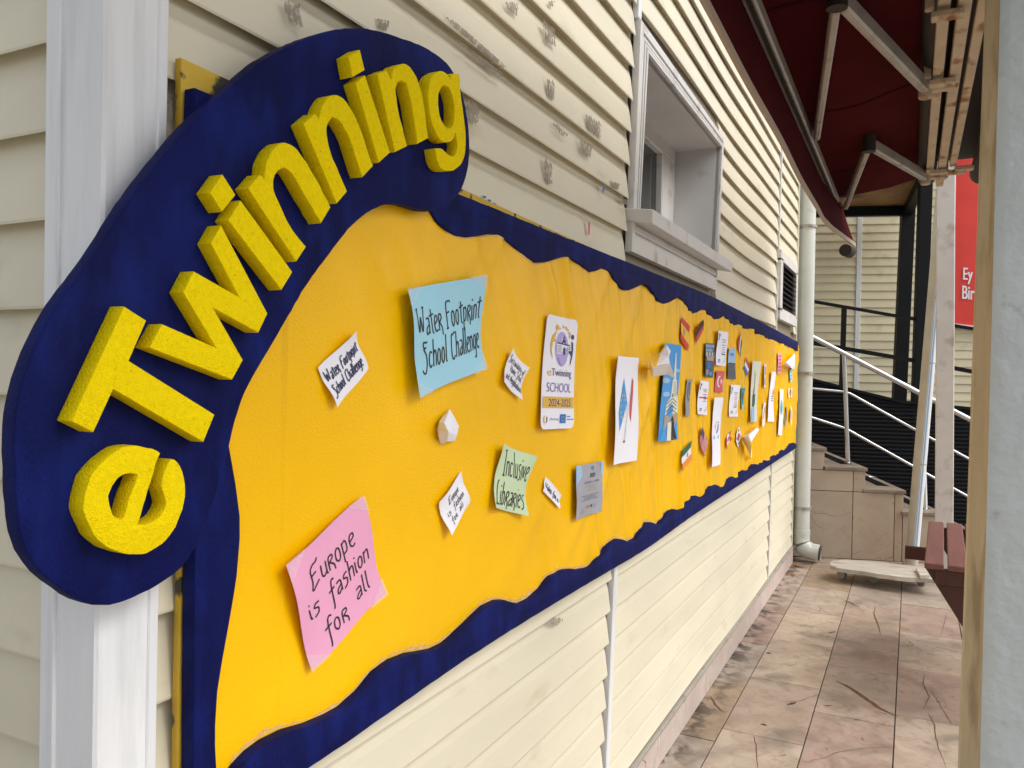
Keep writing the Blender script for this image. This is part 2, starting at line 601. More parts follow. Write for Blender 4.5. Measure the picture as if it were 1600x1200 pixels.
def slab(name, loops, y_front, depth, m, parent=None, bevel=0.0015, smooth=0.6, rough=0.0):
    """flat shape in the wall's (x, z) plane with holes, given real thickness along y"""
    cu = bpy.data.curves.new('tmp', 'CURVE')
    cu.dimensions = '2D'
    cu.fill_mode = 'BOTH'
    cu.extrude = max(depth / 2 - bevel, 0.0001)
    cu.bevel_depth = bevel
    cu.bevel_resolution = 1
    cu.offset = -bevel
    for lp in loops:
        sp = cu.splines.new('POLY')
        sp.points.add(len(lp) - 1)
        for q, p in zip(sp.points, lp):
            jx = (noise.noise((p[0] * 60, p[1] * 60, 3.1)) * rough) if rough else 0
            jz = (noise.noise((p[0] * 60, p[1] * 60, 9.7)) * rough) if rough else 0
            q.co = (p[0] + jx, p[1] + jz, 0, 1)
        sp.use_cyclic_u = True
    to = bpy.data.objects.new('tmp', cu)
    COL.objects.link(to)
    dg = bpy.context.evaluated_depsgraph_get()
    me = bpy.data.meshes.new_from_object(to.evaluated_get(dg))
    bpy.data.objects.remove(to)
    bpy.data.curves.remove(cu)
    me.name = name
    b = base_of(parent)
    yc = y_front + depth / 2
    for v in me.vertices:
        x, y, z = v.co
        v.co = (x - b.x, yc - z - b.y, y - b.z)
    bm = bmesh.new()
    bm.from_mesh(me)
    bmesh.ops.remove_doubles(bm, verts=bm.verts, dist=1e-5)
    bmesh.ops.recalc_face_normals(bm, faces=bm.faces)
    bm.to_mesh(me)
    bm.free()
    me.materials.clear()
    me.materials.append(m)
    for p in me.polygons:
        p.use_smooth = True
        p.material_index = 0
    me.set_sharp_from_angle(angle=smooth)
    o = bpy.data.objects.new(name, me)
    link(o, parent)
    return o


def text_polys(s):
    """flat triangles of a text in Blender's own font; returns verts (x, y), faces, (w, h box)"""
    cu = bpy.data.curves.new('tmp', 'FONT')
    cu.body = s
    cu.size = 1.0
    to = bpy.data.objects.new('tmp', cu)
    COL.objects.link(to)
    dg = bpy.context.evaluated_depsgraph_get()
    me = bpy.data.meshes.new_from_object(to.evaluated_get(dg))
    vv = [(v.co.x, v.co.y) for v in me.vertices]
    ff = [list(p.vertices) for p in me.polygons]
    bpy.data.objects.remove(to)
    bpy.data.curves.remove(cu)
    bpy.data.meshes.remove(me)
    return vv, ff


# ================================================================== GROUND AND FLOOR
g = obj('ground', [(-300, -300, -0.05), (300, -300, -0.05), (300, 300, -0.05), (-300, 300, -0.05)], [(0, 1, 2, 3)], M_GROUND)
g['kind'] = 'structure'
fb = MB()
fb.box(-1.5, 12.5, -4.2, 0.03, -0.045, -0.006)
floor = fb.build('floor', M_GROUT)
floor['kind'] = 'structure'
floor['label'] = 'pinkish marble tiles paving the alley beside the building'
TW, TL = 0.36, 0.735
tile_cache = {}


def tile_mesh(w, l):
    key = (round(w, 3), round(l, 3))
    if key in tile_cache:
        return tile_cache[key]
    mb = MB()
    mb.box(-l / 2, l / 2, -w / 2, w / 2, -0.006, 0.0)
    me = bpy.data.meshes.new('floor_tile')
    me.from_pydata([tuple(v) for v in mb.v], [], mb.f)
    bm = bmesh.new()
    bm.from_mesh(me)
    bmesh.ops.bevel(bm, geom=[e for e in bm.edges if e.verts[0].co.z > -0.001 and e.verts[1].co.z > -0.001], offset=0.0015, segments=1, affect='EDGES')
    bm.to_mesh(me)
    bm.free()
    me.materials.append(M_TILE)
    tile_cache[key] = me
    return me


phase = [3.64, 3.787, 4.205, 4.36, 4.0, 3.7, 4.1, 3.9, 4.3, 3.75, 4.15]
ycol = [(0.0, -0.170)] + [(-0.170 - TW * k, -0.170 - TW * (k + 1)) for k in range(9)]
fl_base = floor.location
for k, (ya, yb) in enumerate(ycol):
    x = phase[k] - TL * 7
    while x < 11.5:
        if x + TL > -0.5:
            gpx = 0.0055
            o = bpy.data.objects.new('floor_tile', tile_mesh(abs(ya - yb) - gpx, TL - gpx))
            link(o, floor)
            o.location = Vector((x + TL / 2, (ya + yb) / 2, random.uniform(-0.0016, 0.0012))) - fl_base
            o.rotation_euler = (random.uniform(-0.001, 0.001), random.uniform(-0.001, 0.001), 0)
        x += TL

# cracks and filled veins in the slabs
M_CRACK = mat('crack_fill', (0.13, 0.058, 0.03), 0.8, 0.1, 60, 0.25, 20)
M_SPOT = mat('dark_spot', (0.035, 0.026, 0.02), 0.8)


def crack(pts, w0, w1, m=M_CRACK):
    P = [onZ(1000 + x / 2.667, 820 + y / 2.667, 0.0016) for x, y in pts]
    fine = []
    for i in range(len(P) - 1):
        for k in range(6):
            q = P[i].lerp(P[i + 1], k / 6)
            q += Vector((noise.noise((q.x * 40, q.y * 40, 1)), noise.noise((q.x * 40, q.y * 40, 7)), 0)) * 0.006
            fine.append(q)
    fine.append(P[-1])
    n = len(fine)
    vs_, fs_ = [], []
    for i, q in enumerate(fine):
        d = (fine[min(i + 1, n - 1)] - fine[max(i - 1, 0)]).normalized()
        t = i / (n - 1)
        w = (w0 + (w1 - w0) * math.sin(math.pi * t)) * (0.7 + 0.5 * abs(noise.noise((q.x * 30, q.y * 30, 3))))
        sd = Vector((-d.y, d.x, 0)) * w / 2
        vs_ += [q + sd, q - sd]
    for i in range(n - 1):
        fs_.append((2 * i, 2 * i + 1, 2 * i + 3, 2 * i + 2))
    return obj('crack', vs_, fs_, m, floor)


for pts, w0, w1 in (([(820, 650), (870, 675), (930, 715), (1000, 765), (1075, 800)], 0.005, 0.030), ([(980, 340), (975, 370), (990, 410), (1005, 460)], 0.002, 0.009),
                    ([(1185, 620), (1180, 665), (1205, 715), (1180, 770)], 0.001, 0.008), ([(1200, 780), (1225, 830), (1240, 920), (1275, 1010)], 0.002, 0.007),
                    ([(1250, 750), (1280, 800), (1300, 830)], 0.001, 0.005), ([(475, 880), (485, 930), (490, 1012)], 0.003, 0.006), ([(700, 985), (770, 970), (830, 945), (940, 930), (1075, 925)], 0.001, 0.003),
                    ([(590, 735), (660, 735), (750, 705)], 0.001, 0.005), ([(1280, 365), (1265, 420), (1250, 465)], 0.001, 0.004), ([(295, 715), (310, 745), (345, 780)], 0.003, 0.014),
                    ([(845, 310), (880, 325), (915, 345)], 0.003, 0.012), ([(740, 340), (755, 350), (745, 365)], 0.001, 0.004), ([(1210, 690), (1240, 730), (1260, 760)], 0.001, 0.004)):
    crack(pts, w0, w1)
for pts, w0, w1 in (([(612, 750), (630, 746), (650, 738)], 0.004, 0.022), ([(502, 830), (515, 832), (530, 836)], 0.004, 0.018), ([(525, 534), (536, 534), (548, 536)], 0.008, 0.03), ([(785, 450), (800, 448), (815, 444)], 0.003, 0.01),
                    ([(765, 752), (782, 755), (800, 752)], 0.002, 0.009), ([(892, 810), (905, 812), (918, 814)], 0.002, 0.008), ([(925, 885), (935, 898)], 0.002, 0.005), ([(800, 628), (825, 634)], 0.001, 0.004)):
    crack(pts, w0, w1, M_SPOT)

# ================================================================== NEAR BUILDING
BX0 = 0.688                                           # building corner
BX1 = 7.56                                            # far end of the wall
WTOP = 4.5
bld = thing('clapboard_building', 'cream clapboard building with white corner post beside the alley', 'building', (BX0 + 3, 0.5, 0))


def strip1(z):
    return 2.632 + 0.075 * z


def strip2(z):
    return 6.19 + 0.076 * z


# solid core behind the boards, open at the window
WX0, WX1, WZ0, WZ1 = 2.84, 4.29, 2.21, 2.87
core = MB()
core.box(BX0 + 0.028, WX0, 0.028, 0.30, 0, WTOP)
core.box(WX1, BX1 - 0.02, 0.028, 0.30, 0, WTOP)
core.box(WX0, WX1, 0.028, 0.30, 0, WZ0)
core.box(WX0, WX1, 0.028, 0.30, WZ1, WTOP)
core.box(BX0 + 0.028, BX0 + 0.30, 0.30, 6.0, 0, WTOP)
core.box(BX1 - 0.30, BX1 - 0.02, 0.30, 6.0, 0, WTOP)
core.box(BX0 + 0.02, BX1 - 0.02, 0.0, 6.0, WTOP, WTOP + 0.08)
core.build('wall_core', M_CORE, bld)


def board(x0a, x0b, x1a, x1b, z0, z1, wav=0.0, k=0, face='y', lean=0.0, m=M_SIDING, parent=bld, lip=0.012, off=0.0):
    """one lapped board: bottom lip proud, top tucked under the next; x?a at the bottom edge, x?b at the top edge"""
    L = max(x1a - x0a, 0.05)
    n = max(2, int(L / 0.12)) if wav else max(2, int(L / 0.5))
    vs_, fs_ = [], []
    zt = z1 + 0.012
    sag = random.uniform(-0.0015, 0.0015)
    for i in range(n + 1):
        t = i / n
        xa, xb = x0a + (x1a - x0a) * t, x0b + (x1b - x0b) * t
        dz = sag * math.sin(t * math.pi)
        dy = 0.0
        if wav:
            e = math.sin(math.pi * min(1, max(0, t))) ** 0.7
            dz += wav * e * (-0.9 * math.sin(2 * math.pi * (xa - 4.5) / 3.4 + 0.03 * k) + 0.35 * noise.noise((xa * 0.9, k * 0.15, 0)))
            dy += -0.5 * wav * e * math.sin(2 * math.pi * (xa - 4.9) / 2.6 + 0.05 * k)
        prof = [(0.027, zt + 0.004), (0.012, (z0 + z1) / 2 + 0.02), (0.0, z0 + 0.004), (0.0012, z0), (0.0035, z0 + 0.0012), (0.0055, z0 + 0.014), (0.027, z0 + 0.014)]
        for j, (y, z) in enumerate(prof):
            f_ = (z - z0) / (z1 - z0)
            xx = xa + (xb - xa) * f_
            if face == 'y':
                vs_.append((xx, y + dy + off, z + dz))
            else:                                     # board on the end wall, running along +y
                vs_.append((BX0 + y + off, xx, z + dz))
    for i in range(n):
        for j in range(6):
            a, b_ = i * 7 + j, i * 7 + j + 1
            c, d = (i + 1) * 7 + j + 1, (i + 1) * 7 + j
            fs_.append((a, b_, c, d) if face == 'y' else (a, d, c, b_))
    for e in (0, n):
        fs_.append(tuple(range(e * 7, e * 7 + 7)))
    return obj('siding_board', vs_, fs_, m, parent)


# upper courses
ZU0, PU = 2.154, 0.1205
for k in range(-1, 20):
    z0, z1 = ZU0 + k * PU, ZU0 + (k + 1) * PU
    board(0.745, 0.745, strip1(z0) - 0.012, strip1(z1) - 0.012, z0, z1, k=k)
    left = strip1(z0) + 0.045, strip1(z1) + 0.045
    if z1 > 2.10 and z0 < 2.90:
        left = 4.24 + 0.03 * (z0 - 2.1) + 0.03, 4.24 + 0.03 * (z1 - 2.1) + 0.03
    board(left[0], left[1], strip2(z0) - 0.006, strip2(z1) - 0.006, z0, z1, wav=0.016 if z0 > 2.2 else 0.007, k=k)
    if not (z1 > 2.13 and z0 < 2.58):
        board(strip2(z0) + 0.032, strip2(z1) + 0.032, BX1 - 0.03, BX1 - 0.03, z0, z1, wav=0.006, k=k)
    else:
        board(7.36, 7.36, BX1 - 0.03, BX1 - 0.03, z0, z1, k=k)
board(4.27, 4.27, strip2(2.0) - 0.006, strip2(2.03) - 0.006, ZU0 - 2 * PU, ZU0 - PU, k=0)
# lower courses
ZL0, PL = 0.917, 0.1105
for k in range(-1, 7):
    z1, z0 = ZL0 - k * PL, ZL0 - (k + 1) * PL
    z0 = max(z0, 0.15)
    board(0.745, 0.745, strip1(z0) - 0.018, strip1(z1) - 0.018, z0, z1, k=k)
    board(strip1(z0) + 0.036, strip1(z1) + 0.036, strip2(z0) - 0.010, strip2(z1) - 0.010, z0, z1, wav=0.004, k=k)
    board(strip2(z0) + 0.02, strip2(z1) + 0.02, BX1 - 0.03, BX1 - 0.03, z0, z1, wav=0.003, k=k)
for k in range(8):                                    # courses behind the notice board, seen at its left margin
    z0 = 1.039 + k * 0.1243
    board(0.745, 0.745, 1.5, 1.5, z0, z0 + 0.1243, k=k)
# end wall (left of the corner post)
PE = 0.1190
for k in range(-19, 16):
    z0 = 1.947 - k * PE
    if z0 > 0.05 and z0 + PE < WTOP:
        board(0.085, 0.085, 3.2, 3.2, z0, z0 + PE, k=k, face='x')
# corner post and its beads
def edge_line(pa, pb_, plane, v):
    """(value at z=0, value at z=WTOP) of an upright edge traced at the photo's top and bottom rows"""
    f_ = (lambda q: onY(*q, v)) if plane == 'y' else (lambda q: onX(*q, v))
    a, b_ = f_(pa), f_(pb_)
    c_ = (lambda q: q.x) if plane == 'y' else (lambda q: q.y)
    k_ = (c_(a) - c_(b_)) / (a.z - b_.z)
    return c_(b_) - k_ * b_.z, c_(b_) + k_ * (WTOP - b_.z)


xr0, xr1 = edge_line((262, 0), (241, 1200), 'y', -0.010)
xm0, xm1 = edge_line((165, 0), (147, 1200), 'y', -0.010)
yl0, yl1 = edge_line((74, 0), (66, 1200), 'x', BX0 - 0.012)
cp = MB()
cp.hexa([(xm0, -0.010, 0), (xr0, -0.010, 0), (xr0, yl0, 0), (xm0, yl0, 0),
         (xm1, -0.010, WTOP), (xr1, -0.010, WTOP), (xr1, yl1, WTOP), (xm1, yl1, WTOP)])
post = cp.build('corner_post', M_WHITE, bld, bevel=0.004)
bd = MB()
bd.hexa([(xm0 - 0.004, yl0 - 0.026, 0), (xm0 + 0.003, yl0 - 0.026, 0), (xm0 + 0.003, yl0 + 0.003, 0), (xm0 - 0.004, yl0 + 0.003, 0),
         (xm1 - 0.004, yl1 - 0.026, WTOP), (xm1 + 0.003, yl1 - 0.026, WTOP), (xm1 + 0.003, yl1 + 0.003, WTOP), (xm1 - 0.004, yl1 + 0.003, WTOP)])
bd.build('post_bead', M_WHITE, post, bevel=0.002)
bd = MB()
bd.hexa([(xr0 - 0.015, -0.013, 0), (xr0 + 0.001, -0.013, 0), (xr0 + 0.001, -0.006, 0), (xr0 - 0.015, -0.006, 0),
         (xr1 - 0.015, -0.013, WTOP), (xr1 + 0.001, -0.013, WTOP), (xr1 + 0.001, -0.006, WTOP), (xr1 - 0.015, -0.006, WTOP)])
bd.build('post_bead', M_WHITE, post, bevel=0.002)
# vertical joint strips
for za, zb in ((0.15, 1.05), (2.95, WTOP)):
    js = MB()
    js.hexa([(strip1(za) - 0.004, -0.006, za), (strip1(za) + 0.030, -0.006, za), (strip1(za) + 0.030, 0.02, za), (strip1(za) - 0.004, 0.02, za),
             (strip1(zb) - 0.004, -0.006, zb), (strip1(zb) + 0.030, -0.006, zb), (strip1(zb) + 0.030, 0.02, zb), (strip1(zb) - 0.004, 0.02, zb)])
    js.build('joint_strip', M_WHITE, bld, bevel=0.003)
js = MB()
for za, zb in ((0.13, WTOP),):
    js.hexa([(strip2(za) - 0.002, -0.004, za), (strip2(za) + 0.018, -0.004, za), (strip2(za) + 0.018, 0.02, za), (strip2(za) - 0.002, 0.02, za),
             (strip2(zb) + 0.0, -0.004, zb), (strip2(zb) + 0.028, -0.004, zb), (strip2(zb) + 0.028, 0.02, zb), (strip2(zb) + 0.0, 0.02, zb)])
js.build('joint_strip', M_PVC, bld, bevel=0.002)
js = MB()
js.box(BX1 - 0.032, BX1 + 0.0, -0.003, 0.03, 0.0, WTOP)
js.build('joint_strip', M_SIDING, bld, bevel=0.003)
# far end wall (seen only past the corner)
fe = MB()
fe.box(BX1 - 0.02, BX1 - 0.004, 0.03, 6.0, 0, WTOP)
fe.build('end_wall', M_SIDING, bld)
# stone skirting and metal starter strip
x = 0.79
while x < BX1 - 0.04:
    x2 = min(x + 0.42, BX1 - 0.035)
    sk = MB()
    sk.box(x, x2 - 0.003, -0.012, 0.02, 0.0, 0.128)
    sk.build('skirting_tile', M_SKIRT, bld, bevel=0.002)
    x = x2
ss = MB()
ss.box(0.79, BX1 - 0.04, -0.017, 0.018, 0.131, 0.147)
ss.build('starter_strip', M_ALU, bld, bevel=0.002)

# window: deep reveal, casing of grooved plastic, sill, frame, pane
RD = 0.27
wq = [Vector((2.945, 0, 2.852)), Vector((4.262, 0, 2.842)), Vector((4.180, 0, 2.255)), Vector((2.880, 0, 2.255))]  # TL TR BR BL
rv, rf = [], []
for p in wq:
    rv += [(p.x, -0.004, p.z), (p.x, RD, p.z)]
for a in range(4):
    b_ = (a + 1) % 4
    rf.append((a * 2, a * 2 + 1, b_ * 2 + 1, b_ * 2))
win = obj('window', rv, rf, M_REVEAL, bld)
# casing pieces: three-step grooved profile
def casing_piece(a, b, inner_a, inner_b, name='casing'):
    """a-b outer edge, inner_a-inner_b inner edge (x, z); stepped section, each step proud of the last"""
    mb = MB()
    steps = [(0.0, 0.38, -0.013), (0.38, 0.46, -0.001), (0.46, 0.60, -0.010), (0.60, 0.67, -0.001), (0.67, 0.80, -0.013), (0.80, 0.86, -0.002), (0.86, 1.0, -0.017)]
    for (u0, u1, y) in steps:
        q = []
        for (o_, i_) in ((a, inner_a), (b, inner_b)):
            for u in (u0, u1):
                q.append((o_[0] + (i_[0] - o_[0]) * u, o_[1] + (i_[1] - o_[1]) * u))
        p0, p1, p2, p3 = q[0], q[1], q[3], q[2]
        mb.hexa([(p0[0], y, p0[1]), (p1[0], y, p1[1]), (p2[0], y, p2[1]), (p3[0], y, p3[1]),
                 (p0[0], 0.015, p0[1]), (p1[0], 0.015, p1[1]), (p2[0], 0.015, p2[1]), (p3[0], 0.015, p3[1])])
    mid = MB()
    return mb.build(name, M_PVC, win, bevel=0.0015)


oTL, oTR, oBR, oBL = (2.858, 2.945), (4.318, 2.905), (4.215, 2.085), (2.800, 2.085)
iTL, iTR, iBR, iBL = [(p.x, p.z) for p in wq]
sTL = (oTL[0] - 0.006, oTL[1])
casing_piece(oTL, oTR, iTL, iTR)
casing_piece(oBL, oTL, iBL, iTL)
casing_piece((oTR[0] - 0.0, oTR[1]), oBR, iTR, iBR)
casing_piece(oBR, oBL, iBR, iBL)
sl = MB()
sl.hexa([(2.80, -0.088, 2.180), (4.22, -0.088, 2.180), (4.22, 0.05, 2.205), (2.80, 0.05, 2.205),
         (2.80, -0.090, 2.232), (4.22, -0.090, 2.232), (4.22, RD - 0.02, 2.275), (2.80, RD - 0.02, 2.275)])
sl.build('sill', M_PVC, win, bevel=0.003)
XG = onY(1035, 300, RD - 0.045).x
fr = MB()
for (x0, x1, z0, z1) in ((2.90, 4.24, 2.77, 2.86), (2.90, 4.24, 2.25, 2.34), (2.86, 2.99, 2.34, 2.77), (XG, 4.24, 2.34, 2.77)):
    fr.box(x0, x1, RD - 0.045, RD + 0.02, z0, z1)
fr.build('window_frame', M_PVC, win, bevel=0.006)
pn = MB()
pn.box(2.95, XG + 0.03, RD - 0.012, RD - 0.004, 2.33, 2.78)
pn.build('pane', M_GLASS, win)

# vent grille near the far corner
vt = MB()
va, vb = (6.46, 2.16), (7.34, 2.56)
for (x0, x1, z0, z1) in ((va[0] - 0.08, vb[0], vb[1] - 0.02, vb[1] + 0.06), (va[0] - 0.08, vb[0], va[1] - 0.07, va[1] + 0.02), (va[0] - 0.08, va[0] + 0.02, va[1], vb[1]), (vb[0] - 0.05, vb[0], va[1], vb[1])):
    vt.box(x0, x1, -0.024, 0.018, z0, z1)
vent = vt.build('vent', M_PVC, bld, bevel=0.003)
vb_ = MB()
vb_.box(va[0], vb[0] - 0.04, 0.006, 0.019, va[1], vb[1])
vb_.build('vent_backing', M_BLACK, vent)
for k in range(9):
    z = va[1] + 0.035 + k * 0.041
    s_ = MB()
    s_.hexa([(va[0] + 0.02, -0.022, z - 0.012), (vb[0] - 0.05, -0.022, z - 0.012), (vb[0] - 0.05, 0.004, z + 0.016), (va[0] + 0.02, 0.004, z + 0.016),
             (va[0] + 0.02, -0.022, z - 0.006), (vb[0] - 0.05, -0.022, z - 0.006), (vb[0] - 0.05, 0.004, z + 0.022), (va[0] + 0.02, 0.004, z + 0.022)])
    s_.build('vent_slat', M_BLACK, vent)

# torn tape residue on the boards
def residue(px_quad, parent=bld):
    pts = [onY(px, py, -0.0025) for px, py in px_quad]
    o = obj('tape_residue', pts, [(0, 3, 2, 1)], M_RESID, parent)
    uv = o.data.uv_layers.new(name='UVMap')
    cs = {0: (0, 0), 1: (1, 0), 2: (1, 1), 3: (0, 1)}
    for lp in o.data.loops:
        uv.data[lp.index].uv = cs[lp.vertex_index]
    return o


for q in (((677, 12), (700, 22), (800, 110), (790, 118)), ((700, 55), (712, 58), (797, 122), (788, 130)), ((846, 26), (868, 42), (872, 80), (850, 66)),
          ((853, 118), (868, 126), (868, 162), (853, 152)), ((912, 172), (942, 192), (940, 222), (914, 202)), ((858, 190), (870, 192), (892, 214), (880, 216)),
          ((902, 212), (928, 226), (926, 252), (906, 240)), ((726, 150), (750, 160), (750, 198), (728, 194)), ((849, 243), (864, 252), (864, 294), (850, 288)),
          ((951, 280), (970, 286), (968, 300), (953, 292)), ((436, 0), (474, 0), (478, 52), (446, 30)), ((586, 26), (612, 30), (606, 50), (590, 44)),
          ((258, 135), (270, 138), (272, 205), (262, 190)), ((786, 0), (812, 0), (810, 28), (790, 12)), ((855, 0), (868, 0), (866, 12), (856, 10)),
          ((968, 308), (984, 312), (980, 322), (966, 316)), ((862, 962), (884, 966), (872, 980), (858, 974))):
    residue(q)
for q, c_ in ((((942, 289), (945, 291), (943, 303), (941, 300)), C_BLUE), (((919, 346), (922, 348), (921, 368), (919, 366)), C_PINKR),
              (((755, 305), (760, 307), (759, 310), (755, 309)), C_BLUE), (((763, 311), (768, 313), (766, 317), (762, 314)), C_BLUE), (((771, 316), (776, 319), (774, 322), (770, 319)), C_BLUE)):
    obj('paint_fleck', [onY(px, py, -0.0022) for px, py in q], [(0, 3, 2, 1)], c_, bld)

# ================================================================== BULLETIN BOARD
Y_PAN, Y_CLOTH, Y_BORD, Y_HEAD, Y_LET = -0.0145, -0.0175, -0.041, -0.067, -0.094
bb = thing('bulletin_board', 'long yellow notice board with scalloped navy foam border and arched header', 'notice board', (4.2, -0.02, 0.95))


def wl(pts, y):
    return [(onY(px, py, y).x, onY(px, py, y).z) for px, py in pts]


def cr(ox, oy, s, pts):
    return [(ox + x / s, oy + y / s) for x, y in pts]


# backing panel
pTL, pBL, pTR, pBR = onY(283, 90, Y_PAN), onY(272, 1330, Y_PAN), onY(1246, 527, Y_PAN), onY(1244, 698, Y_PAN)
pTR2 = onY(868, 362, Y_PAN)
slab('backing_panel', [[(pTL.x, pTL.z), (onY(722, 294, Y_PAN).x, onY(722, 295, Y_PAN).z), (pTR2.x, pTR2.z), (onY(980, 411, Y_PAN).x, onY(980, 411, Y_PAN).z), (pTR.x - 0.02, pTR.z - 0.03), (pBR.x - 0.02, pBR.z + 0.04), (pBL.x + 0.05, pBL.z + 0.03), (onY(280, 1000, Y_PAN).x, pBL.z + 0.05), (onY(278, 1100, Y_PAN).x, onY(278, 1100, Y_PAN).z), (onY(283, 900, Y_PAN).x, onY(283, 900, Y_PAN).z)]],
     Y_PAN, 0.012, M_PANEL, bb, bevel=0.001)

# border
top_in = [(667, 318), (684, 345), (700, 360), (714, 368), (731.5, 371), (749, 369), (766.5, 366), (779, 366.6), (793, 375), (808.5, 388.5), (826, 403), (840, 410), (850.5, 410), (866, 406), (882, 401), (891, 401), (901, 408), (913.5, 418), (924, 425), (933, 423.5), (943, 418.6), (952, 423.5), (963, 440), (975, 452.7), (985, 453), (996.5, 448), (1008, 444), (1016, 449.8), (1027.5, 467), (1035, 474), (1045, 473), (1054.6, 468), (1063, 465), (1070, 473), (1079, 485.6), (1085.6, 489.5), (1092.4, 486.6), (1100, 483.7), (1107, 490.4), (1114.7, 497), (1122.5, 498.6), (1133, 494.3), (1142, 504), (1149.6, 508), (1157, 507), (1162, 511.8), (1169, 514), (1176.7, 512.7), (1183.5, 521.4), (1192, 522.4), (1200, 529), (1207.7, 531), (1215.5, 534), (1223, 537), (1231, 541), (1238.7, 544.7), (1247, 548.6)]
top_out = [(1247, 534), (1200, 508.5), (1150, 482), (1114.7, 464), (1032, 430), (980, 408.6), (924, 386.5), (868, 364), (719, 303), (500, 215), (306, 137)]
bot_in = [(377.5, 1199), (397.5, 1177.5), (420, 1160), (455, 1142.5), (487.5, 1132.5), (517.5, 1120), (540, 1107.5), (567.5, 1082.5), (592.5, 1052.5), (617.5, 1032.5), (642.5, 1022.5), (660, 1020), (681, 1016), (700, 1007), (724, 986), (745, 965), (762, 948), (779, 939), (789.6, 938), (804.5, 942.6), (817, 943.6), (830, 936), (847, 920), (864, 901), (877, 892.6), (889.5, 889.4), (911, 889.4), (928, 882), (942.6, 867), (955, 850), (966, 842), (977, 844), (988, 847.5), (995.6, 842), (1005, 827), (1014, 816.6), (1023.7, 817.5), (1033, 819.4), (1038.7, 810), (1048, 797), (1057.5, 796), (1063, 798), (1072.5, 786.6), (1082, 775), (1091, 775), (1098, 778), (1106, 765), (1115.6, 757), (1123, 758.4), (1129.7, 761), (1136, 748), (1143.7, 744.4), (1152, 746), (1158.7, 736), (1172, 735), (1177.5, 726.6), (1188, 725.6), (1194.4, 719.6), (1202, 719), (1207.5, 711.6), (1216, 710.6), (1220.6, 703), (1226, 704), (1233.7, 694.7), (1241, 692), (1244.5, 694.5)]
bot_out = [(1244.5, 700), (1162, 754), (1080, 808), (1007, 860), (911, 917), (730, 1030), (485, 1200), (301, 1321)]
left_in = [(358, 697), (368, 756), (375, 806), (375, 840), (370, 900), (357, 980), (347, 1033), (340, 1080), (337, 1133), (338, 1198), (341, 1240)]
border_top = smooth_loop(wl(top_in, Y_BORD) + wl(top_out, Y_BORD) + wl([(303, 480), (352, 690), (372, 600), (440, 490), (540, 345), (610, 310)], Y_BORD), 60, 0.03)
# (the strip behind the header joins top and left pieces)
border_left = smooth_loop(wl([(304, 420), (354, 640)], Y_BORD) + wl(left_in, Y_BORD) + wl([(345, 1292), (301, 1321), (302, 1060), (304, 860)], Y_BORD), 60, 0.03)
border_bot = smooth_loop(wl([(347, 1288), (345, 1240)], Y_BORD) + wl(bot_in, Y_BORD) + wl(bot_out[:-1] + [(347, 1291)], Y_BORD), 60, 0.03)
slab('top_border', [border_top], Y_BORD, 0.024, M_BLUE, bb, bevel=0.003, rough=0.0015)
slab('left_border', [border_left], Y_BORD - 0.0012, 0.0255, M_BLUE, bb, bevel=0.003, rough=0.0015)
slab('bottom_border', [border_bot], Y_BORD, 0.024, M_BLUE, bb, bevel=0.003, rough=0.0015)

# yellow vinyl cloth with folds
CREASES = []
for (pa, pb_, ht, wd) in (((772, 372), (712, 530), .0075, .026), ((738, 378), (690, 480), .006, .03), ((655, 332), (470, 560), .006, .05), ((700, 372), (560, 560), .005, .045), ((1036, 478), (1004, 720), .009, .03),
                          ((992, 456), (895, 820), .010, .04), ((1056, 482), (1036, 700), .008, .025), ((944, 430), (868, 650), .006, .04), ((1010, 620), (960, 815), .010, .03), ((960, 690), (905, 880), .009, .03),
                          ((1030, 640), (1000, 800), .008, .025), ((880, 410), (800, 600), .005, .04), ((920, 780), (870, 890), .007, .025), ((840, 800), (770, 930), .005, .04), ((1080, 500), (1066, 700), .008, .025)):
    CREASES.append((onY(*pa, -0.02), onY(*pb_, -0.02), ht, wd))


def crease_h(x, z):
    t_ = 0.0
    for a, b_, ht, wd in CREASES:
        dx, dz = b_.x - a.x, b_.z - a.z
        L2 = dx * dx + dz * dz
        f = ((x - a.x) * dx + (z - a.z) * dz) / L2
        if f < -0.15 or f > 1.25:
            continue
        ff = min(1, max(0, f))
        d2 = (x - a.x - dx * ff) ** 2 + (z - a.z - dz * ff) ** 2
        w_ = wd * (0.7 + 0.8 * ff)
        if d2 < 9 * w_ * w_:
            t_ += ht * math.exp(-d2 / (w_ * w_)) * (1 - 0.75 * ff)
    return t_


def cloth_h(x, z):
    """height of the folds (m) above the panel"""
    if x < 1.0:
        return 0.0008
    lean = 0.62 - 0.42 * min(1, max(0, (x - 1.5) / 2.0))
    s = x - lean * (1.5 - z)
    amp = min(1.0, max(0.0, (x - 0.92) / 0.8))
    far = min(1.0, max(0.0, (x - 2.2) / 1.3))
    near_top = min(1, max(0, (z - 1.40) / 0.45))
    low = 0.5 * min(1, max(0, (1.30 - z) / 0.3)) * min(1, max(0, (x - 1.5) / 0.6))
    w = max(near_top * 0.85, far, low, 0.12)
    a1 = noise.noise((s * 3.1, z * 0.45, 0.0))
    a2 = noise.noise((s * 7.6, z * 0.5, 4.0))
    a3 = noise.noise((s * 12.0, z * 0.6, 8.0))
    a4 = noise.noise((s * 24.0, z * 0.8, 2.0))
    h = 0.012 * amp * w * (0.4 + a1) + 0.017 * amp * w * (0.5 - abs(a2) * 1.9) + 0.012 * (0.2 * w * amp + 0.9 * far) * (0.5 - abs(a3) * 2.0) + 0.0055 * far * (0.5 - abs(a4) * 2.0)
    h += 0.004 * w + crease_h(x, z)
    return min(0.0225, max(0.0006, 0.002 + h))


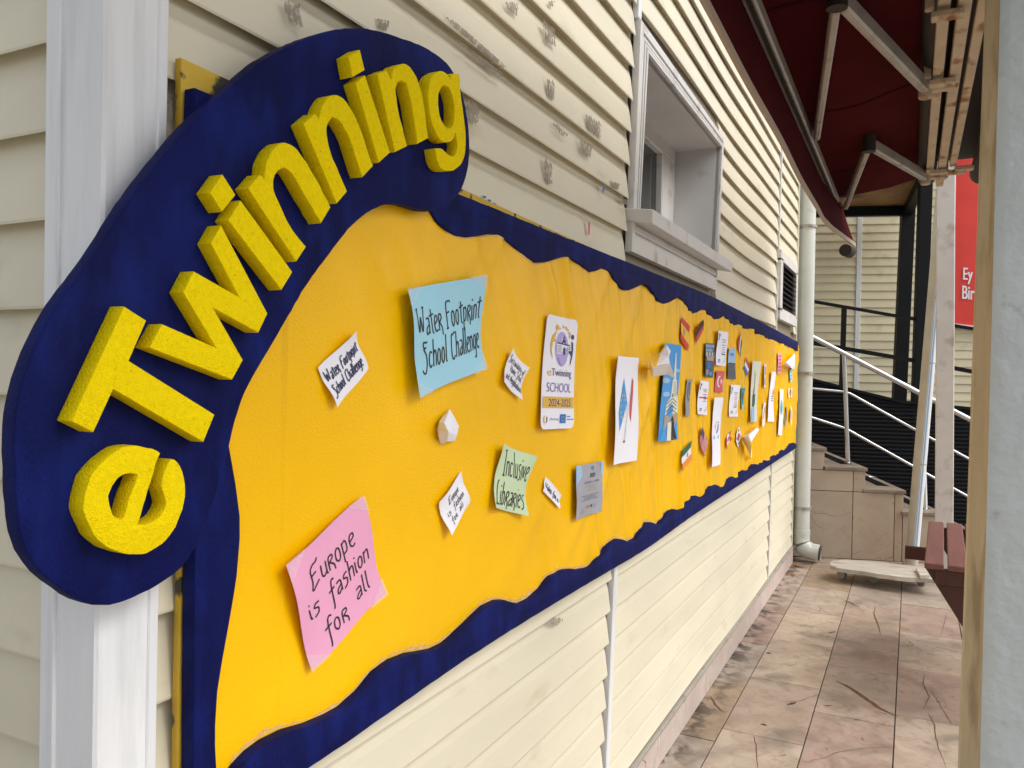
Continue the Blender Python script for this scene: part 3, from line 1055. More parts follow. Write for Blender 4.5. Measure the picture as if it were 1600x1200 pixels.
TOPW = sorted(wl(top_out, Y_CLOTH))
BOTW = sorted(wl(bot_out, Y_CLOTH))


def interp(tab, x):
    if x <= tab[0][0]:
        return tab[0][1]
    for (xa, za), (xb, zb) in zip(tab, tab[1:]):
        if x <= xb:
            return za + (zb - za) * (x - xa) / (xb - xa)
    return tab[-1][1]


nx_, nz_ = 640, 60
cv, cf = [], []
cx0, cx1 = onY(320, 1000, Y_CLOTH).x, onY(1243.5, 600, Y_CLOTH).x
for i in range(nx_ + 1):
    # denser columns near the camera
    t = i / nx_
    x = cx0 + (cx1 - cx0) * (0.45 * t + 0.55 * t * t) 
    za_, zb_ = interp(BOTW, x) + 0.035, interp(TOPW, x) - 0.04
    for j in range(nz_ + 1):
        z = za_ + (zb_ - za_) * j / nz_
        cv.append((x, Y_CLOTH - cloth_h(x, z), z))
for i in range(nx_):
    for j in range(nz_):
        a = i * (nz_ + 1) + j
        cf.append((a, a + nz_ + 1, a + nz_ + 2, a + 1))
obj('yellow_cloth', cv, cf, M_CLOTH, bb, smooth=3.0)

# pale glue smeared where the cloth meets the lower border
def glue_mat():
    m = bpy.data.materials.new('glue_smear')
    m.use_nodes = True
    nt = m.node_tree
    N, L = nt.nodes, nt.links
    b = N['Principled BSDF']
    b.inputs['Base Color'].default_value = (0.80, 0.60, 0.28, 1)
    b.inputs['Roughness'].default_value = 0.5
    tc = N.new('ShaderNodeTexCoord')
    n = N.new('ShaderNodeTexNoise')
    n.inputs['Scale'].default_value = 38
    n.inputs['Detail'].default_value = 6
    L.new(tc.outputs['Object'], n.inputs['Vector'])
    uv = N.new('ShaderNodeUVMap')
    sp = N.new('ShaderNodeSeparateXYZ')
    L.new(uv.outputs[0], sp.inputs[0])
    mu = N.new('ShaderNodeMath')
    mu.operation = 'MULTIPLY_ADD'
    mu.inputs[1].default_value = -0.55
    L.new(sp.outputs[1], mu.inputs[0])
    L.new(n.outputs['Fac'], mu.inputs[2])
    th = N.new('ShaderNodeMapRange')
    th.inputs[1].default_value = 0.15
    th.inputs[2].default_value = 0.50
    th.inputs[4].default_value = 0.85
    L.new(mu.outputs[0], th.inputs[0])
    L.new(th.outputs[0], b.inputs['Alpha'])
    return m


M_GLUE = glue_mat()


def glue_strip(edge, up_px, sgn=-1):
    vs_, fs_ = [], []
    loop_ = smooth_loop(wl(edge, Y_BORD), 180, 0.02)
    pts = [q for q in loop_ if True]
    # keep the open part of the loop (the closing segment is dropped)
    endp = Vector(wl(edge[-1:], Y_BORD)[0])
    k_end = min(range(len(pts)), key=lambda i: (pts[i] - endp).length)
    pts = pts[:k_end + 1]
    for q in pts:
        w = up_px * (0.7 + 0.6 * noise.noise((q.x * 6, 0, 2)))
        for zz_ in (q.y - sgn * 0.002, q.y - sgn * w):
            vs_.append((q.x, min(Y_CLOTH - cloth_h(q.x, zz_) - 0.0012, -0.0195), zz_))
    for i in range(len(pts) - 1):
        fs_.append((2 * i, 2 * i + 2, 2 * i + 3, 2 * i + 1))
    o = obj('glue_smear', vs_, fs_, M_GLUE, bb)
    uv = o.data.uv_layers.new(name='UVMap')
    for lp in o.data.loops:
        uv.data[lp.index].uv = (0.5, lp.vertex_index % 2)
    return o


glue_strip(bot_in[:40], 0.020, -1)
glue_strip(top_in[2:30], 0.010, 1)

# header and its letters
HEAD = [(500, 53), (450, 72), (404, 99), (362, 135), (296, 195), (250, 250), (192, 329), (146, 402), (83, 490), (53, 550), (32, 612), (23, 683), (24, 733), (27, 790), (32, 833), (43, 863), (67, 897), (100, 923), (127, 940), (147, 946), (173, 946), (207, 935), (247, 915), (283, 888), (305, 857), (325, 812), (345, 750), (358, 699), (368, 658), (383, 614), (400, 582), (415, 557), (440, 514), (483, 441), (517, 395), (550, 353), (579, 330), (608, 319), (628, 319), (667, 329), (692, 326), (712, 309), (721, 297), (731, 266), (734, 220), (729, 174), (721, 141), (704, 105), (675, 80), (625, 58), (583, 46), (541, 44)]
head = slab('header', [smooth_loop(wl(HEAD, Y_HEAD), 70, 0.012)], Y_HEAD, 0.0258, M_BLUE, bb, bevel=0.003, rough=0.0012)
LET = {}
LET['T'] = [cr(80, 460, 4.2857, [(490, 80), (637, 172), (520, 445), (1097, 806), (1020, 990), (422, 636), (285, 922), (135, 845)])]
LET['w'] = [[(254, 507), (338, 544), (286, 457), (303, 425), (374, 465), (330, 381), (345, 351), (418, 490), (404, 519), (333, 481), (380, 563), (363, 593), (234, 543)]]
LET['i'] = [[(376.5, 313.8), (456.7, 425.6), (440, 453.8), (356.7, 344.4)], [(328.5, 301.7), (348.3, 273.5), (368, 303.7), (347.3, 330.8)]]
LET['n'] = [[(388, 295), (406, 272), (414, 280), (416, 259), (423, 240), (443, 223.5), (457, 226.5), (472, 244), (490, 272), (517, 324), (502, 349), (463, 282), (456, 270), (444, 261), (434, 268), (428, 282), (427.5, 295), (434, 312), (461, 364), (478.5, 385), (463, 408)]]
LET['n2'] = [cr(440, 60, 4, [(135, 530), (210, 470), (232, 508), (245, 455), (285, 375), (345, 353), (390, 375), (430, 430), (572, 793), (505, 865), (380, 540), (350, 505), (320, 492), (290, 530), (282, 580), (290, 640), (410, 955), (345, 1030)])]
LET['i2'] = [cr(440, 60, 4, [(465, 280), (525, 230), (680, 715), (610, 775)]), cr(440, 60, 4, [(420, 110), (490, 70), (522, 195), (445, 245)])]
LET['n3'] = [cr(570, 80, 5.7143, [(115, 205), (195, 172), (232, 250), (265, 155), (330, 118), (385, 125), (440, 190), (480, 280), (568, 780), (472, 825), (400, 380), (375, 285), (335, 268), (290, 290), (278, 340), (290, 460), (380, 850), (272, 905)])]
LET['g'] = [cr(570, 80, 5.7143, [(690, 180), (735, 205), (770, 255), (778, 200), (845, 205), (852, 310), (900, 860), (885, 960), (830, 1040), (740, 1070), (690, 1050), (650, 980), (630, 870), (700, 875), (730, 910), (770, 940), (810, 920), (828, 870), (815, 720), (800, 770), (730, 815), (660, 770), (610, 660), (580, 520), (572, 330), (600, 225), (640, 190)]),
            cr(570, 80, 5.7143, [(715, 305), (750, 320), (780, 380), (800, 480), (800, 600), (785, 670), (750, 690), (710, 660), (670, 580), (657, 480), (665, 370)])]
LET['e'] = [cr(90, 680, 6, [(962, 170), (940, 230), (755, 835), (830, 835), (900, 810), (960, 760), (1000, 690), (1015, 640), (1000, 560), (975, 470), (1000, 370), (1062, 222), (1100, 225), (1150, 290), (1190, 400), (1200, 520), (1190, 640), (1150, 760), (1080, 900), (980, 1020), (880, 1090), (760, 1118), (640, 1115), (560, 1095), (470, 1050), (380, 980), (310, 870), (260, 770), (245, 660), (265, 540), (310, 400), (400, 270), (500, 180), (600, 115), (740, 100), (840, 115), (940, 150)]),
            cr(90, 680, 6, [(750, 372), (640, 365), (560, 410), (510, 480), (480, 570), (485, 660), (520, 740), (590, 790), (625, 770), (700, 520)])]
names = {'e': 'letter e', 'T': 'letter T', 'w': 'letter w', 'i': 'first letter i with its dot', 'n': 'first letter n', 'n2': 'second letter n', 'i2': 'second letter i with its dot', 'n3': 'third letter n', 'g': 'letter g'}
for key in ('e', 'T', 'w', 'i', 'n', 'n2', 'i2', 'n3', 'g'):
    loops = [smooth_loop(wl(l, Y_LET), 46, 0.006) for l in LET[key]]
    o = slab('letter', loops, Y_LET, 0.0266, M_YEL, head, bevel=0.0014, rough=0.0017)
    o['label'] = 'yellow foam ' + names[key]

# ================================================================== PAPERS
GL = {
 'W': [[(0, 1), (.14, 0), (.28, .85), (.42, 0), (.58, 1)], [(-.06, .96), (.08, 1)], [(.5, 1), (.64, 1)]],
 'a': [[(.05, .57), (.3, .6), (.3, .02)], [(.3, .36), (.1, .26), (.04, .08), (.14, 0), (.3, .14)]],
 't': [[(.15, .85), (.15, .06), (.26, 0)], [(-.02, .62), (.32, .68)]],
 'e': [[(.05, .28), (.3, .42), (.27, .58), (.12, .6), (.04, .4), (.06, .1), (.18, 0), (.3, .08)]],
 'r': [[(.05, 0), (.05, .6), (.25, .6), (.29, .44), (.05, .3)], [(.12, .3), (.3, .1), (.3, -.16)]],
 'F': [[(.42, .92), (.38, 1), (.05, .97), (.05, 0)], [(.05, .55), (.28, .58)], [(-.04, 0), (.12, 0)]],
 'o': [[(.15, 0), (.04, .15), (.05, .48), (.16, .6), (.27, .5), (.27, .12), (.15, 0)]],
 'p': [[(.05, .6), (.05, -.3)], [(.05, .52), (.2, .6), (.28, .45), (.25, .1), (.05, .05)]],
 'i': [[(.05, .58), (.06, 0), (.12, .03)], [(.05, .76), (.07, .82)]],
 'n': [[(.05, .6), (.05, 0)], [(.05, .48), (.2, .6), (.28, .5), (.28, 0)]],
 'S': [[(.42, .98), (.3, .93), (.1, 1), (.06, .84), (.2, .72), (.3, .78)], [(.1, .74), (.32, .5), (.36, .18), (.24, -.12), (.06, -.14), (-.06, 0)]],
 'c': [[(.28, .5), (.17, .6), (.05, .48), (.05, .12), (.16, 0), (.28, .1)]],
 'h': [[(.05, 1), (.05, 0)], [(.05, .42), (.18, .6), (.28, .5), (.28, 0)]],
 'l': [[(.08, 1.02), (.08, .06), (.17, 0)]],
 'C': [[(.42, .95), (.36, 1), (.22, .9), (.1, .95), (.03, .5), (.1, .06), (.24, -.04), (.4, .1)]],
 'g': [[(.28, .52), (.13, .6), (.04, .42), (.06, .12), (.17, .03), (.28, .15)], [(.28, .6), (.28, -.18), (.16, -.3), (.04, -.24)]],
 'E': [[(.46, 1.08), (.4, .97), (.2, .95), (.06, .8), (.1, .2), (.0, -.04), (.06, -.1), (.2, .0), (.4, .12)], [(.08, .52), (.3, .56)]],
 'u': [[(.05, .6), (.05, .12), (.14, 0), (.28, .14)], [(.28, .6), (.28, 0), (.34, .02)]],
 's': [[(.3, .6), (.14, .6), (.06, .42), (.27, .32), (.24, .04), (.04, -.06)]],
 'f': [[(.34, .9), (.24, 1), (.14, .85), (.12, -.3), (.06, -.4)], [(-.02, .5), (.28, .56)]],
 'I': [[(-.04, .98), (.2, 1)], [(.1, 1), (.1, 0)], [(0, 0), (.2, 0)]],
 'L': [[(.2, 1.04), (.13, .9), (.10, .05)], [(-.05, -.02), (.10, .05), (.2, .0), (.38, .02)]],
 'b': [[(.05, 1), (.05, 0)], [(.05, .5), (.2, .6), (.28, .4), (.24, .05), (.05, .02)]],
 'v': [[(.02, .6), (.14, 0), (.27, .6)]],
 'y': [[(.02, .6), (.06, .28), (.25, .24)], [(.27, .6), (.25, -.2), (.05, -.3)]],
 'd': [[(.28, 1), (.28, 0)], [(.28, .5), (.12, .6), (.04, .35), (.08, .03), (.28, .1)]],
 'm': [[(.04, .6), (.04, 0)], [(.04, .5), (.14, .6), (.2, .5), (.2, 0)], [(.2, .5), (.31, .6), (.38, .5), (.38, 0)]],
 'H': [[(.05, 1), (.05, 0)], [(.36, 1), (.36, 0)], [(.05, .5), (.36, .54)]],
 'N': [[(.05, 0), (.07, 1), (.34, 0), (.36, 1)]],
 'V': [[(0, 1), (.2, 0), (.4, 1)]],
 ',': [[(.05, .05), (.02, -.12)]],
}
GW = {'W': .68, 'm': .47, 'i': .17, 'l': .2, 'I': .27, 't': .33, 'f': .34, ',': .15, 'F': .42, 'E': .5, 'C': .48, 'S': .5, 'H': .46, 'N': .46, 'L': .42, 'V': .46}


def write_strokes(s):
    x, out = 0.0, []
    for ch in s:
        if ch == ' ':
            x += 0.34
            continue
        for pl in GL[ch]:
            out.append([(x + a + random.uniform(-.012, .012), b_ + random.uniform(-.012, .012)) for a, b_ in pl])
        x += GW.get(ch, .37)
    return out, x


def round_polyline(pl, n=3):
    if len(pl) < 3:
        return pl
    out = [pl[0]]
    for i in range(1, len(pl) - 1):
        p0, p1, p2 = Vector(pl[i - 1]), Vector(pl[i]), Vector(pl[i + 1])
        a, c = p1.lerp(p0, 0.35), p1.lerp(p2, 0.35)
        for k in range(n + 1):
            t = k / n
            out.append(tuple(a * (1 - t) ** 2 + p1 * (2 * t * (1 - t)) + c * t * t))
    out.append(pl[-1])
    return out


class Paper:
    """a sheet pinned to the cloth: corners traced on the board plane, its own curl, its own print"""
    def __init__(s, name, label, cat, q, m, curl=0.006, group=None, lift=0.0, seed=0, yplane=-0.024, rounded=0, tape=False, nu=24, nv=24, jag=0.0):
        s.c = [onY(px, py, yplane) for px, py in q]          # TL TR BR BL
        s.W = ((s.c[1] - s.c[0]).length + (s.c[2] - s.c[3]).length) / 2
        s.H = ((s.c[3] - s.c[0]).length + (s.c[2] - s.c[1]).length) / 2
        hm = 0
        for i in range(7):
            for j in range(7):
                p = s.flatpos(i / 6, j / 6)
                hm = max(hm, cloth_h(p.x, p.z))
        s.y0 = Y_CLOTH - hm - 0.0015 - lift
        rnd = random.Random(seed + hash(label) % 1000 if False else seed)
        s.cc = [rnd.uniform(0.0, 1.0) for _ in range(4)]
        s.cur = curl * 1.5
        s.b1, s.b2 = rnd.uniform(-1, 1), rnd.uniform(-1, 1)
        s.layer = 0
        s.lstep = 0.00008 if s.c[0].x > 2.6 else 0.000015
        s.pv, s.pf, s.pm, s.pmats = [], [], [], []
        vs_, fs_ = [], []
        jr = random.Random(seed + 5)
        for j in range(nv + 1):
            for i in range(nu + 1):
                u, v = i / nu, j / nv
                if rounded:                                   # round the four corners of the sheet
                    ru, rvv = rounded / s.W, rounded / s.H
                    du = max(0, ru - u, u - (1 - ru)) / ru
                    dv = max(0, rvv - v, v - (1 - rvv)) / rvv
                    L = math.hypot(du, dv)
                    if L > 1 and du > 0 and dv > 0:
                        u = u + (ru * (du - du / L)) * (1 if u < 0.5 else -1)
                        v = v + (rvv * (dv - dv / L)) * (1 if v < 0.5 else -1)
                if jag and j == nv:
                    v += jr.uniform(-jag, 0)
                vs_.append(s.pos(u, v))
        for j in range(nv):
            for i in range(nu):
                a = j * (nu + 1) + i
                fs_.append((a, a + nu + 1, a + nu + 2, a + 1))
        s.o = obj(name, vs_, fs_, m, None, smooth=3.0)
        tag(s.o, label, cat, group)
        s.tape = tape

    def flatpos(s, u, v):
        a = s.c[0].lerp(s.c[1], u)
        b_ = s.c[3].lerp(s.c[2], u)
        return a.lerp(b_, v)

    def pos(s, u, v, off=0.0):
        p = s.flatpos(u, v)
        cc = s.cc
        k = cc[0] * max(0, 1 - 1.6 * (u + v)) ** 2 + cc[1] * max(0, 1 - 1.6 * (1 - u + v)) ** 2 + cc[2] * max(0, 1 - 1.6 * (2 - u - v)) ** 2 + cc[3] * max(0, 1 - 1.6 * (u + 1 - v)) ** 2
        bow = 0.5 * (math.sin(math.pi * v) * (0.6 + 0.4 * s.b1) * (1 - u) + 0.6 * math.sin(math.pi * u) * (0.5 + 0.5 * s.b2))
        edge = 0.35 * math.sin(5.2 * v + 3 * s.b1) * (abs(2 * u - 1) ** 2) + 0.30 * math.sin(4.6 * u + 3 * s.b2) * (abs(2 * v - 1) ** 2)
        d = p - CAM                                       # corner traced on the board, moved to the sheet's own depth
        q = CAM + d * ((s.y0 - CAM.y) / d.y)
        q.y -= s.cur * (k * 0.9 + bow * 1.0 + max(0, edge + 0.3)) + off
        return q

    # ---- print
    def _mat(s, m):
        if m not in s.pmats:
            s.pmats.append(m)
        return s.pmats.index(m)

    def poly(s, uv, m, layer=None):
        if layer is None:
            s.layer += 1
            layer = s.layer
        off = 0.0009 + s.lstep * layer
        n = len(s.pv)
        s.pv += [s.pos(u, v, off) for u, v in uv]
        s.pf.append([n + i for i in range(len(uv))][::-1])
        s.pm.append(s._mat(m))

    def rect(s, u0, v0, u1, v1, m, layer=None, n=4):
        """subdivided so that it follows the curl"""
        if layer is None:
            s.layer += 1
            layer = s.layer
        for i in range(n):
            for j in range(n):
                a, b_ = u0 + (u1 - u0) * i / n, u0 + (u1 - u0) * (i + 1) / n
                c, d = v0 + (v1 - v0) * j / n, v0 + (v1 - v0) * (j + 1) / n
                s.poly([(a, c), (b_, c), (b_, d), (a, d)], m, layer)

    def ellipse(s, cu, cv_, ru, rv_, m, n=20, layer=None):
        s.poly([(cu + ru * math.cos(2 * math.pi * k / n), cv_ + rv_ * math.sin(2 * math.pi * k / n)) for k in range(n)], m, layer)

    def line(s, pts, w, m, layer=None):
        """stroke of width w (m) through uv points"""
        if layer is None:
            s.layer += 1
            layer = s.layer
        P0 = [Vector((u * s.W, v * s.H)) for u, v in pts]
        P = [P0[0]]
        for q0_, q1_ in zip(P0, P0[1:]):
            kk = max(1, int((q1_ - q0_).length / (0.09 * s.H)))
            P += [q0_.lerp(q1_, e / kk) for e in range(1, kk + 1)]
        Lf, Rt = [], []
        for i, p in enumerate(P):
            d = P[min(i + 1, len(P) - 1)] - P[max(i - 1, 0)]
            if d.length < 1e-9:
                d = Vector((1, 0))
            d.normalize()
            nn = Vector((-d.y, d.x)) * (w / 2)
            Lf.append(p + nn)
            Rt.append(p - nn)
        for i in range(len(P) - 1):
            s.poly([(q.x / s.W, q.y / s.H) for q in (Lf[i], Lf[i + 1], Rt[i + 1], Rt[i])], m, layer)

    def write(s, txt, u0, u1, vbase, cap, m=None, w=None, vend=None, slant=0.0):
        """handwriting: baseline from (u0, vbase) to (u1, vend), capital height cap (share of the sheet)"""
        m = m or M_INK
        w = (w or s.H * 0.012) * 1.2
        vend = vbase if vend is None else vend
        st, wid = write_strokes(txt)
        s.layer += 1
        lay = s.layer
        for pl in st:
            pts = []
            for a, b_ in round_polyline(pl):
                t = (a + slant * b_) / wid
                pts.append((u0 + (u1 - u0) * t, vbase + (vend - vbase) * t - cap * b_))
            s.line(pts, w, m, lay)

    def type(s, txt, u0, u1, vbase, cap, m, bold=0.0):
        vv, ff = text_polys(txt)
        x0, x1 = min(v[0] for v in vv), max(v[0] for v in vv)
        s.layer += 1
        off = 0.0009 + s.lstep * s.layer
        shifts = [(0, 0)] if not bold else [(-bold, 0), (bold, 0), (0, bold * .6), (0, -bold * .6)]
        for q, (dx, dy) in enumerate(shifts):
            n = len(s.pv)
            s.pv += [s.pos(u0 + (u1 - u0) * (x - x0 + dx) / (x1 - x0), vbase - cap * (y + dy) / 0.70, off + q * 0.000003) for x, y in vv]
            k = s._mat(m)
            for f in ff:
                s.pf.append([n + i for i in f])
                s.pm.append(k)

    def lines_of_text(s, u0, u1, v0, v1, n, m, ragged=0.25, w=None, seed=1):
        r = random.Random(seed)
        for k in range(n):
            v = v0 + (v1 - v0) * k / max(1, n - 1)
            e = r.uniform(0, ragged) * (u1 - u0) / 2
            s.line([(u0 + e, v), ((u0 + u1) / 2, v), (u1 - e, v)], w or s.H * 0.008, m)

    def done(s, name='print'):
        if s.pf:
            obj(name, s.pv, s.pf, None, s.o, mats=s.pmats, fmat=s.pm)
        if s.tape:
            for (cu, cv_, su, sv) in ((0, 0, 1, 1), (1, 0, -1, 1), (1, 1, -1, -1), (0, 1, 1, -1)):
                t = 0.16
                q = [(cu - su * .01, cv_ + sv * t), (cu - su * .01, cv_ - sv * .012), (cu + su * t * 1.3, cv_ - sv * .012)]
                obj('tape', [s.pos(u, v, 0.0018) for u, v in q], [(0, 1, 2)], M_TAPE, s.o)
        return s.o


G_NOTE = 'handwritten notes on the board'
# --- big handwritten sheets
p = Paper('handwritten_sheet', 'light blue sheet reading Water Footprint School Challenge', 'paper sheet', [(630, 453), (746, 431.5), (752, 574.7), (650, 621)], M_BLUEP, 0.012, G_NOTE, seed=3, tape=True)
p.write('Water Footprint', 0.05, 0.965, 0.455, 0.27, vend=0.44, w=0.0031)
p.write('School Challenge', 0.10, 0.965, 0.775, 0.27, vend=0.765, w=0.0031)
p.done('lettering')
p = Paper('handwritten_sheet', 'large pink sheet reading Europe is fashion for all', 'paper sheet', [(435.6, 881.5), (560.8, 774.4), (593.7, 926), (480, 1046)], M_PINKP, 0.012, G_NOTE, seed=11, tape=True)
p.write('Europe', 0.19, 0.80, 0.365, 0.20, vend=0.335, w=0.0027)
p.write('is', 0.10, 0.25, 0.60, 0.17, w=0.0027)
p.write('fashion', 0.36, 0.93, 0.62, 0.19, vend=0.57, w=0.0027)
p.write('for', 0.23, 0.53, 0.885, 0.19, w=0.0027)
p.write('all', 0.66, 0.87, 0.83, 0.18, w=0.0027)
p.done('lettering')
p = Paper('handwritten_sheet', 'pale green sheet reading Inclusive Libraries', 'paper sheet', [(776, 692), (827.7, 712), (815.8, 805), (763, 792)], M_GREENP, 0.010, G_NOTE, seed=5)
p.write('Inclusive', 0.16, 0.95, 0.47, 0.40, vend=0.45, w=0.0032)
p.write('Libraries', 0.05, 0.93, 0.93, 0.36, vend=0.90, w=0.0032)
p.done('lettering')
# --- small handwritten notes
p = Paper('handwritten_note', 'small white note reading Water Footprint School Challenge', 'paper note', [(494.8, 574.7), (550, 517), (571, 576), (520.7, 636.8)], M_PAPER, 0.008, G_NOTE, seed=8)
p.write('Water Footprint', 0.06, 0.95, 0.45, 0.27, M_INKB, 0.0021)
p.write('School Challenge', 0.07, 0.92, 0.80, 0.27, M_INKB, 0.0021)
p.done('lettering')
p = Paper('handwritten_note', 'small white note reading Europe is fashion for all', 'paper note', [(681.7, 784), (718.5, 736), (732, 784.5), (696.4, 835.6)], M_PAPER, 0.008, G_NOTE, seed=9)
p.write('Europe', 0.30, 0.74, 0.36, 0.19, w=0.0014)
p.write('is', 0.16, 0.30, 0.62, 0.14, w=0.0014)
p.write('fashion', 0.42, 0.86, 0.62, 0.19, w=0.0014)
p.write('for', 0.22, 0.46, 0.86, 0.16, w=0.0014)
p.write('all', 0.56, 0.74, 0.84, 0.16, w=0.0014)
p.done('lettering')
p = Paper('handwritten_note', 'small white note with three lines about home, school and neighborhood', 'paper note', [(793.5, 544), (821, 574.5), (810, 624), (782, 596.5)], M_PAPER, 0.007, G_NOTE, seed=10)
p.write('Sustainability of', 0.06, 0.93, 0.34, 0.20, M_INKB, 0.0014)
p.write('Home, School', 0.20, 0.88, 0.58, 0.20, M_INKB, 0.0014)
p.write('and Neighborhood', 0.06, 0.96, 0.84, 0.20, M_INKB, 0.0014)
p.done('lettering')
p = Paper('handwritten_note', 'narrow tilted white note with one short line of writing', 'paper note', [(851, 744.6), (875, 774), (870.8, 794), (846, 766.6)], M_PAPER, 0.006, G_NOTE, seed=12)
p.write('Video for m', 0.08, 0.92, 0.70, 0.42, M_INKB, 0.0025)
p.done('lettering')

# --- printed school sign
p = Paper('school_sign', 'tall white rounded sign with purple school logo and SCHOOL 2024-2025', 'sign', [(850, 490), (899.5, 500.7), (895, 669), (841.5, 671)], M_PAPER, 0.004, seed=2, rounded=0.022, nu=24, nv=36)
p.ellipse(0.535, 0.285, 0.21, 0.155, C_LILAC, 28)
p.poly([(0.39, 0.37), (0.47, 0.43), (0.58, 0.445), (0.50, 0.42), (0.43, 0.36)], C_PURP)
p.poly([(0.38, 0.235), (0.53, 0.235), (0.53, 0.20), (0.60, 0.15), (0.67, 0.215), (0.67, 0.235), (0.83, 0.245), (0.83, 0.33), (0.38, 0.33)], C_WHITE)
p.poly([(0.385, 0.228), (0.80, 0.238), (0.80, 0.250), (0.385, 0.242)], C_NAVY)
p.poly([(0.515, 0.245), (0.60, 0.145), (0.69, 0.25), (0.655, 0.25), (0.60, 0.185), (0.55, 0.245)], C_NAVY)
p.ellipse(0.60, 0.215, 0.035, 0.017, C_NAVY, 12)
for (a, b_) in ((0.40, 0.455), (0.465, 0.52), (0.70, 0.755), (0.765, 0.82)):
    for (c, d) in ((0.256, 0.283), (0.292, 0.318)):
        p.poly([(a, c), (b_, c), (b_, d), (a, d)], C_NAVY)
        p.poly([(a + .01, c + .004), (b_ - .006, c + .004), (b_ - .006, d - .004), (a + .01, d - .004)], C_WHITE)
p.poly([(0.575, 0.275), (0.605, 0.265), (0.64, 0.275), (0.64, 0.335), (0.575, 0.335)], C_NAVY)
p.poly([(0.36, 0.125), (0.22, 0.175), (0.17, 0.26), (0.19, 0.33), (0.26, 0.385), (0.22, 0.30), (0.25, 0.23), (0.36, 0.225), (0.30, 0.20), (0.33, 0.165)], C_MUST)
p.ellipse(0.37, 0.100, 0.058, 0.026, C_MUST, 16)
for (a, b_, r) in ((0.46, 0.105, 0.02), (0.57, 0.085, 0.03), (0.655, 0.09, 0.03), (0.71, 0.105, 0.026), (0.76, 0.13, 0.025)):
    p.ellipse(a, b_, r, r * 0.48, C_MUST, 12)
p.poly([(0.80, 0.13), (0.745, 0.16), (0.775, 0.185), (0.805, 0.155)], C_MUST)
p.ellipse(0.865, 0.163, 0.045, 0.023, C_NAVY, 16)
p.poly([(0.83, 0.205), (0.885, 0.215), (0.905, 0.27), (0.885, 0.345), (0.845, 0.40), (0.80, 0.43), (0.845, 0.34), (0.75, 0.305), (0.77, 0.295), (0.86, 0.29), (0.845, 0.24)], C_NAVY)
p.type('e', 0.13, 0.235, 0.530, 0.066, C_MUST, 0.0)
p.type('Twinning', 0.245, 0.87, 0.530, 0.066, C_NAVY, 0.0)
p.type('SCHOOL', 0.13, 0.87, 0.672, 0.082, C_PURP, 0.0)
p.rect(0.035, 0.715, 0.975, 0.815, C_MUST)
p.type('2024-2025', 0.19, 0.87, 0.799, 0.066, C_NAVY, 0.012)
p.poly([(0.10, 0.875), (0.06, 0.90), (0.07, 0.94), (0.11, 0.955), (0.09, 0.915)], C_MUST)
p.poly([(0.145, 0.885), (0.175, 0.90), (0.165, 0.935), (0.13, 0.95), (0.15, 0.92)], C_NAVY)
p.type('eTwinning', 0.245, 0.515, 0.922, 0.022, C_NAVY)
p.rect(0.555, 0.870, 0.735, 0.950, C_BLUE, n=1)
for k in range(12):
    p.ellipse(0.645 + 0.05 * math.sin(k * math.pi / 6), 0.910 - 0.022 * math.cos(k * math.pi / 6), 0.008, 0.0035, C_GOLD, 6)
p.lines_of_text(0.765, 0.87, 0.890, 0.890, 1, C_BLUE, 0)
p.lines_of_text(0.765, 0.97, 0.916, 0.916, 1, C_BLUE, 0)
p.done()

# --- certificates, flags, pictures
p = Paper('certificate', 'grey certificate with pale blue corners below the school sign', 'certificate', [(897.7, 728), (940, 720), (936, 799), (895, 811.7)], M_GREYP, 0.008, seed=21)
p.poly([(0, 0), (0.15, 0), (0.22, 0.2), (0.02, 0.36), (0, 0.36)], C_PALEB)
p.poly([(0.88, 0), (1, 0), (1, 0.30), (0.90, 0.24), (0.93, 0.12)], C_PALEB)
p.ellipse(0.6, 0.10, 0.055, 0.035, C_DGREY)
p.ellipse(0.6, 0.10, 0.028, 0.018, M_GREYP)
p.line([(0.5, 0.215), (0.7, 0.215)], 0.008, C_DGREY)
p.line([(0.48, 0.258), (0.70, 0.258)], 0.004, C_DGREY)
for k in range(11):
    if k != 6:
        a = 0.30 + k * 0.054
        p.line([(a, 0.335), (a + 0.006, 0.375)], 0.004, C_DGREY)
p.lines_of_text(0.36, 0.78, 0.42, 0.46, 2, C_GREY, 0.5, 0.003)
p.line([(0.40, 0.505), (0.75, 0.50)], 0.005, C_TAN)
p.lines_of_text(0.16, 0.86, 0.60, 0.69, 4, C_DGREY, 0.4, 0.0013)
for k, c_ in enumerate((C_TAN, C_ORANGE, C_TAN, C_BLACK, C_PALEB, C_GREY)):
    p.poly([(0.40 + k * 0.06, 0.80), (0.435 + k * 0.06, 0.795), (0.435 + k * 0.06, 0.85), (0.40 + k * 0.06, 0.855)], c_)
p.poly([(0.15, 0.92), (0.25, 0.85), (0.35, 0.91)], C_GREY)
p.done()

p = Paper('flag_sheet', 'white sheet with crossed blue starred flag and red flag on poles', 'picture', [(960.4, 556), (996.4, 559.3), (992, 719), (952.5, 726.5)], M_PAPER, 0.010, seed=22)
p.poly([(0.36, 0.20), (0.52, 0.44), (0.23, 0.70), (0.155, 0.525)], C_SKY)
for k in range(12):
    a = k * math.pi / 6
    p.ellipse(0.33 + 0.10 * math.sin(a), 0.465 - 0.115 * math.cos(a), 0.022, 0.012, C_GOLD, 6)
p.poly([(0.70, 0.195), (0.75, 0.23), (0.745, 0.35), (0.68, 0.62), (0.63, 0.56), (0.62, 0.47)], C_PINKR)
p.ellipse(0.685, 0.32, 0.02, 0.018, C_WHITE, 8)
p.line([(0.43, 0.80), (0.47, 0.68), (0.60, 0.40), (0.70, 0.2)], 0.0022, C_GREY)
p.line([(0.46, 0.80), (0.52, 0.45)], 0.0022, C_GREY)
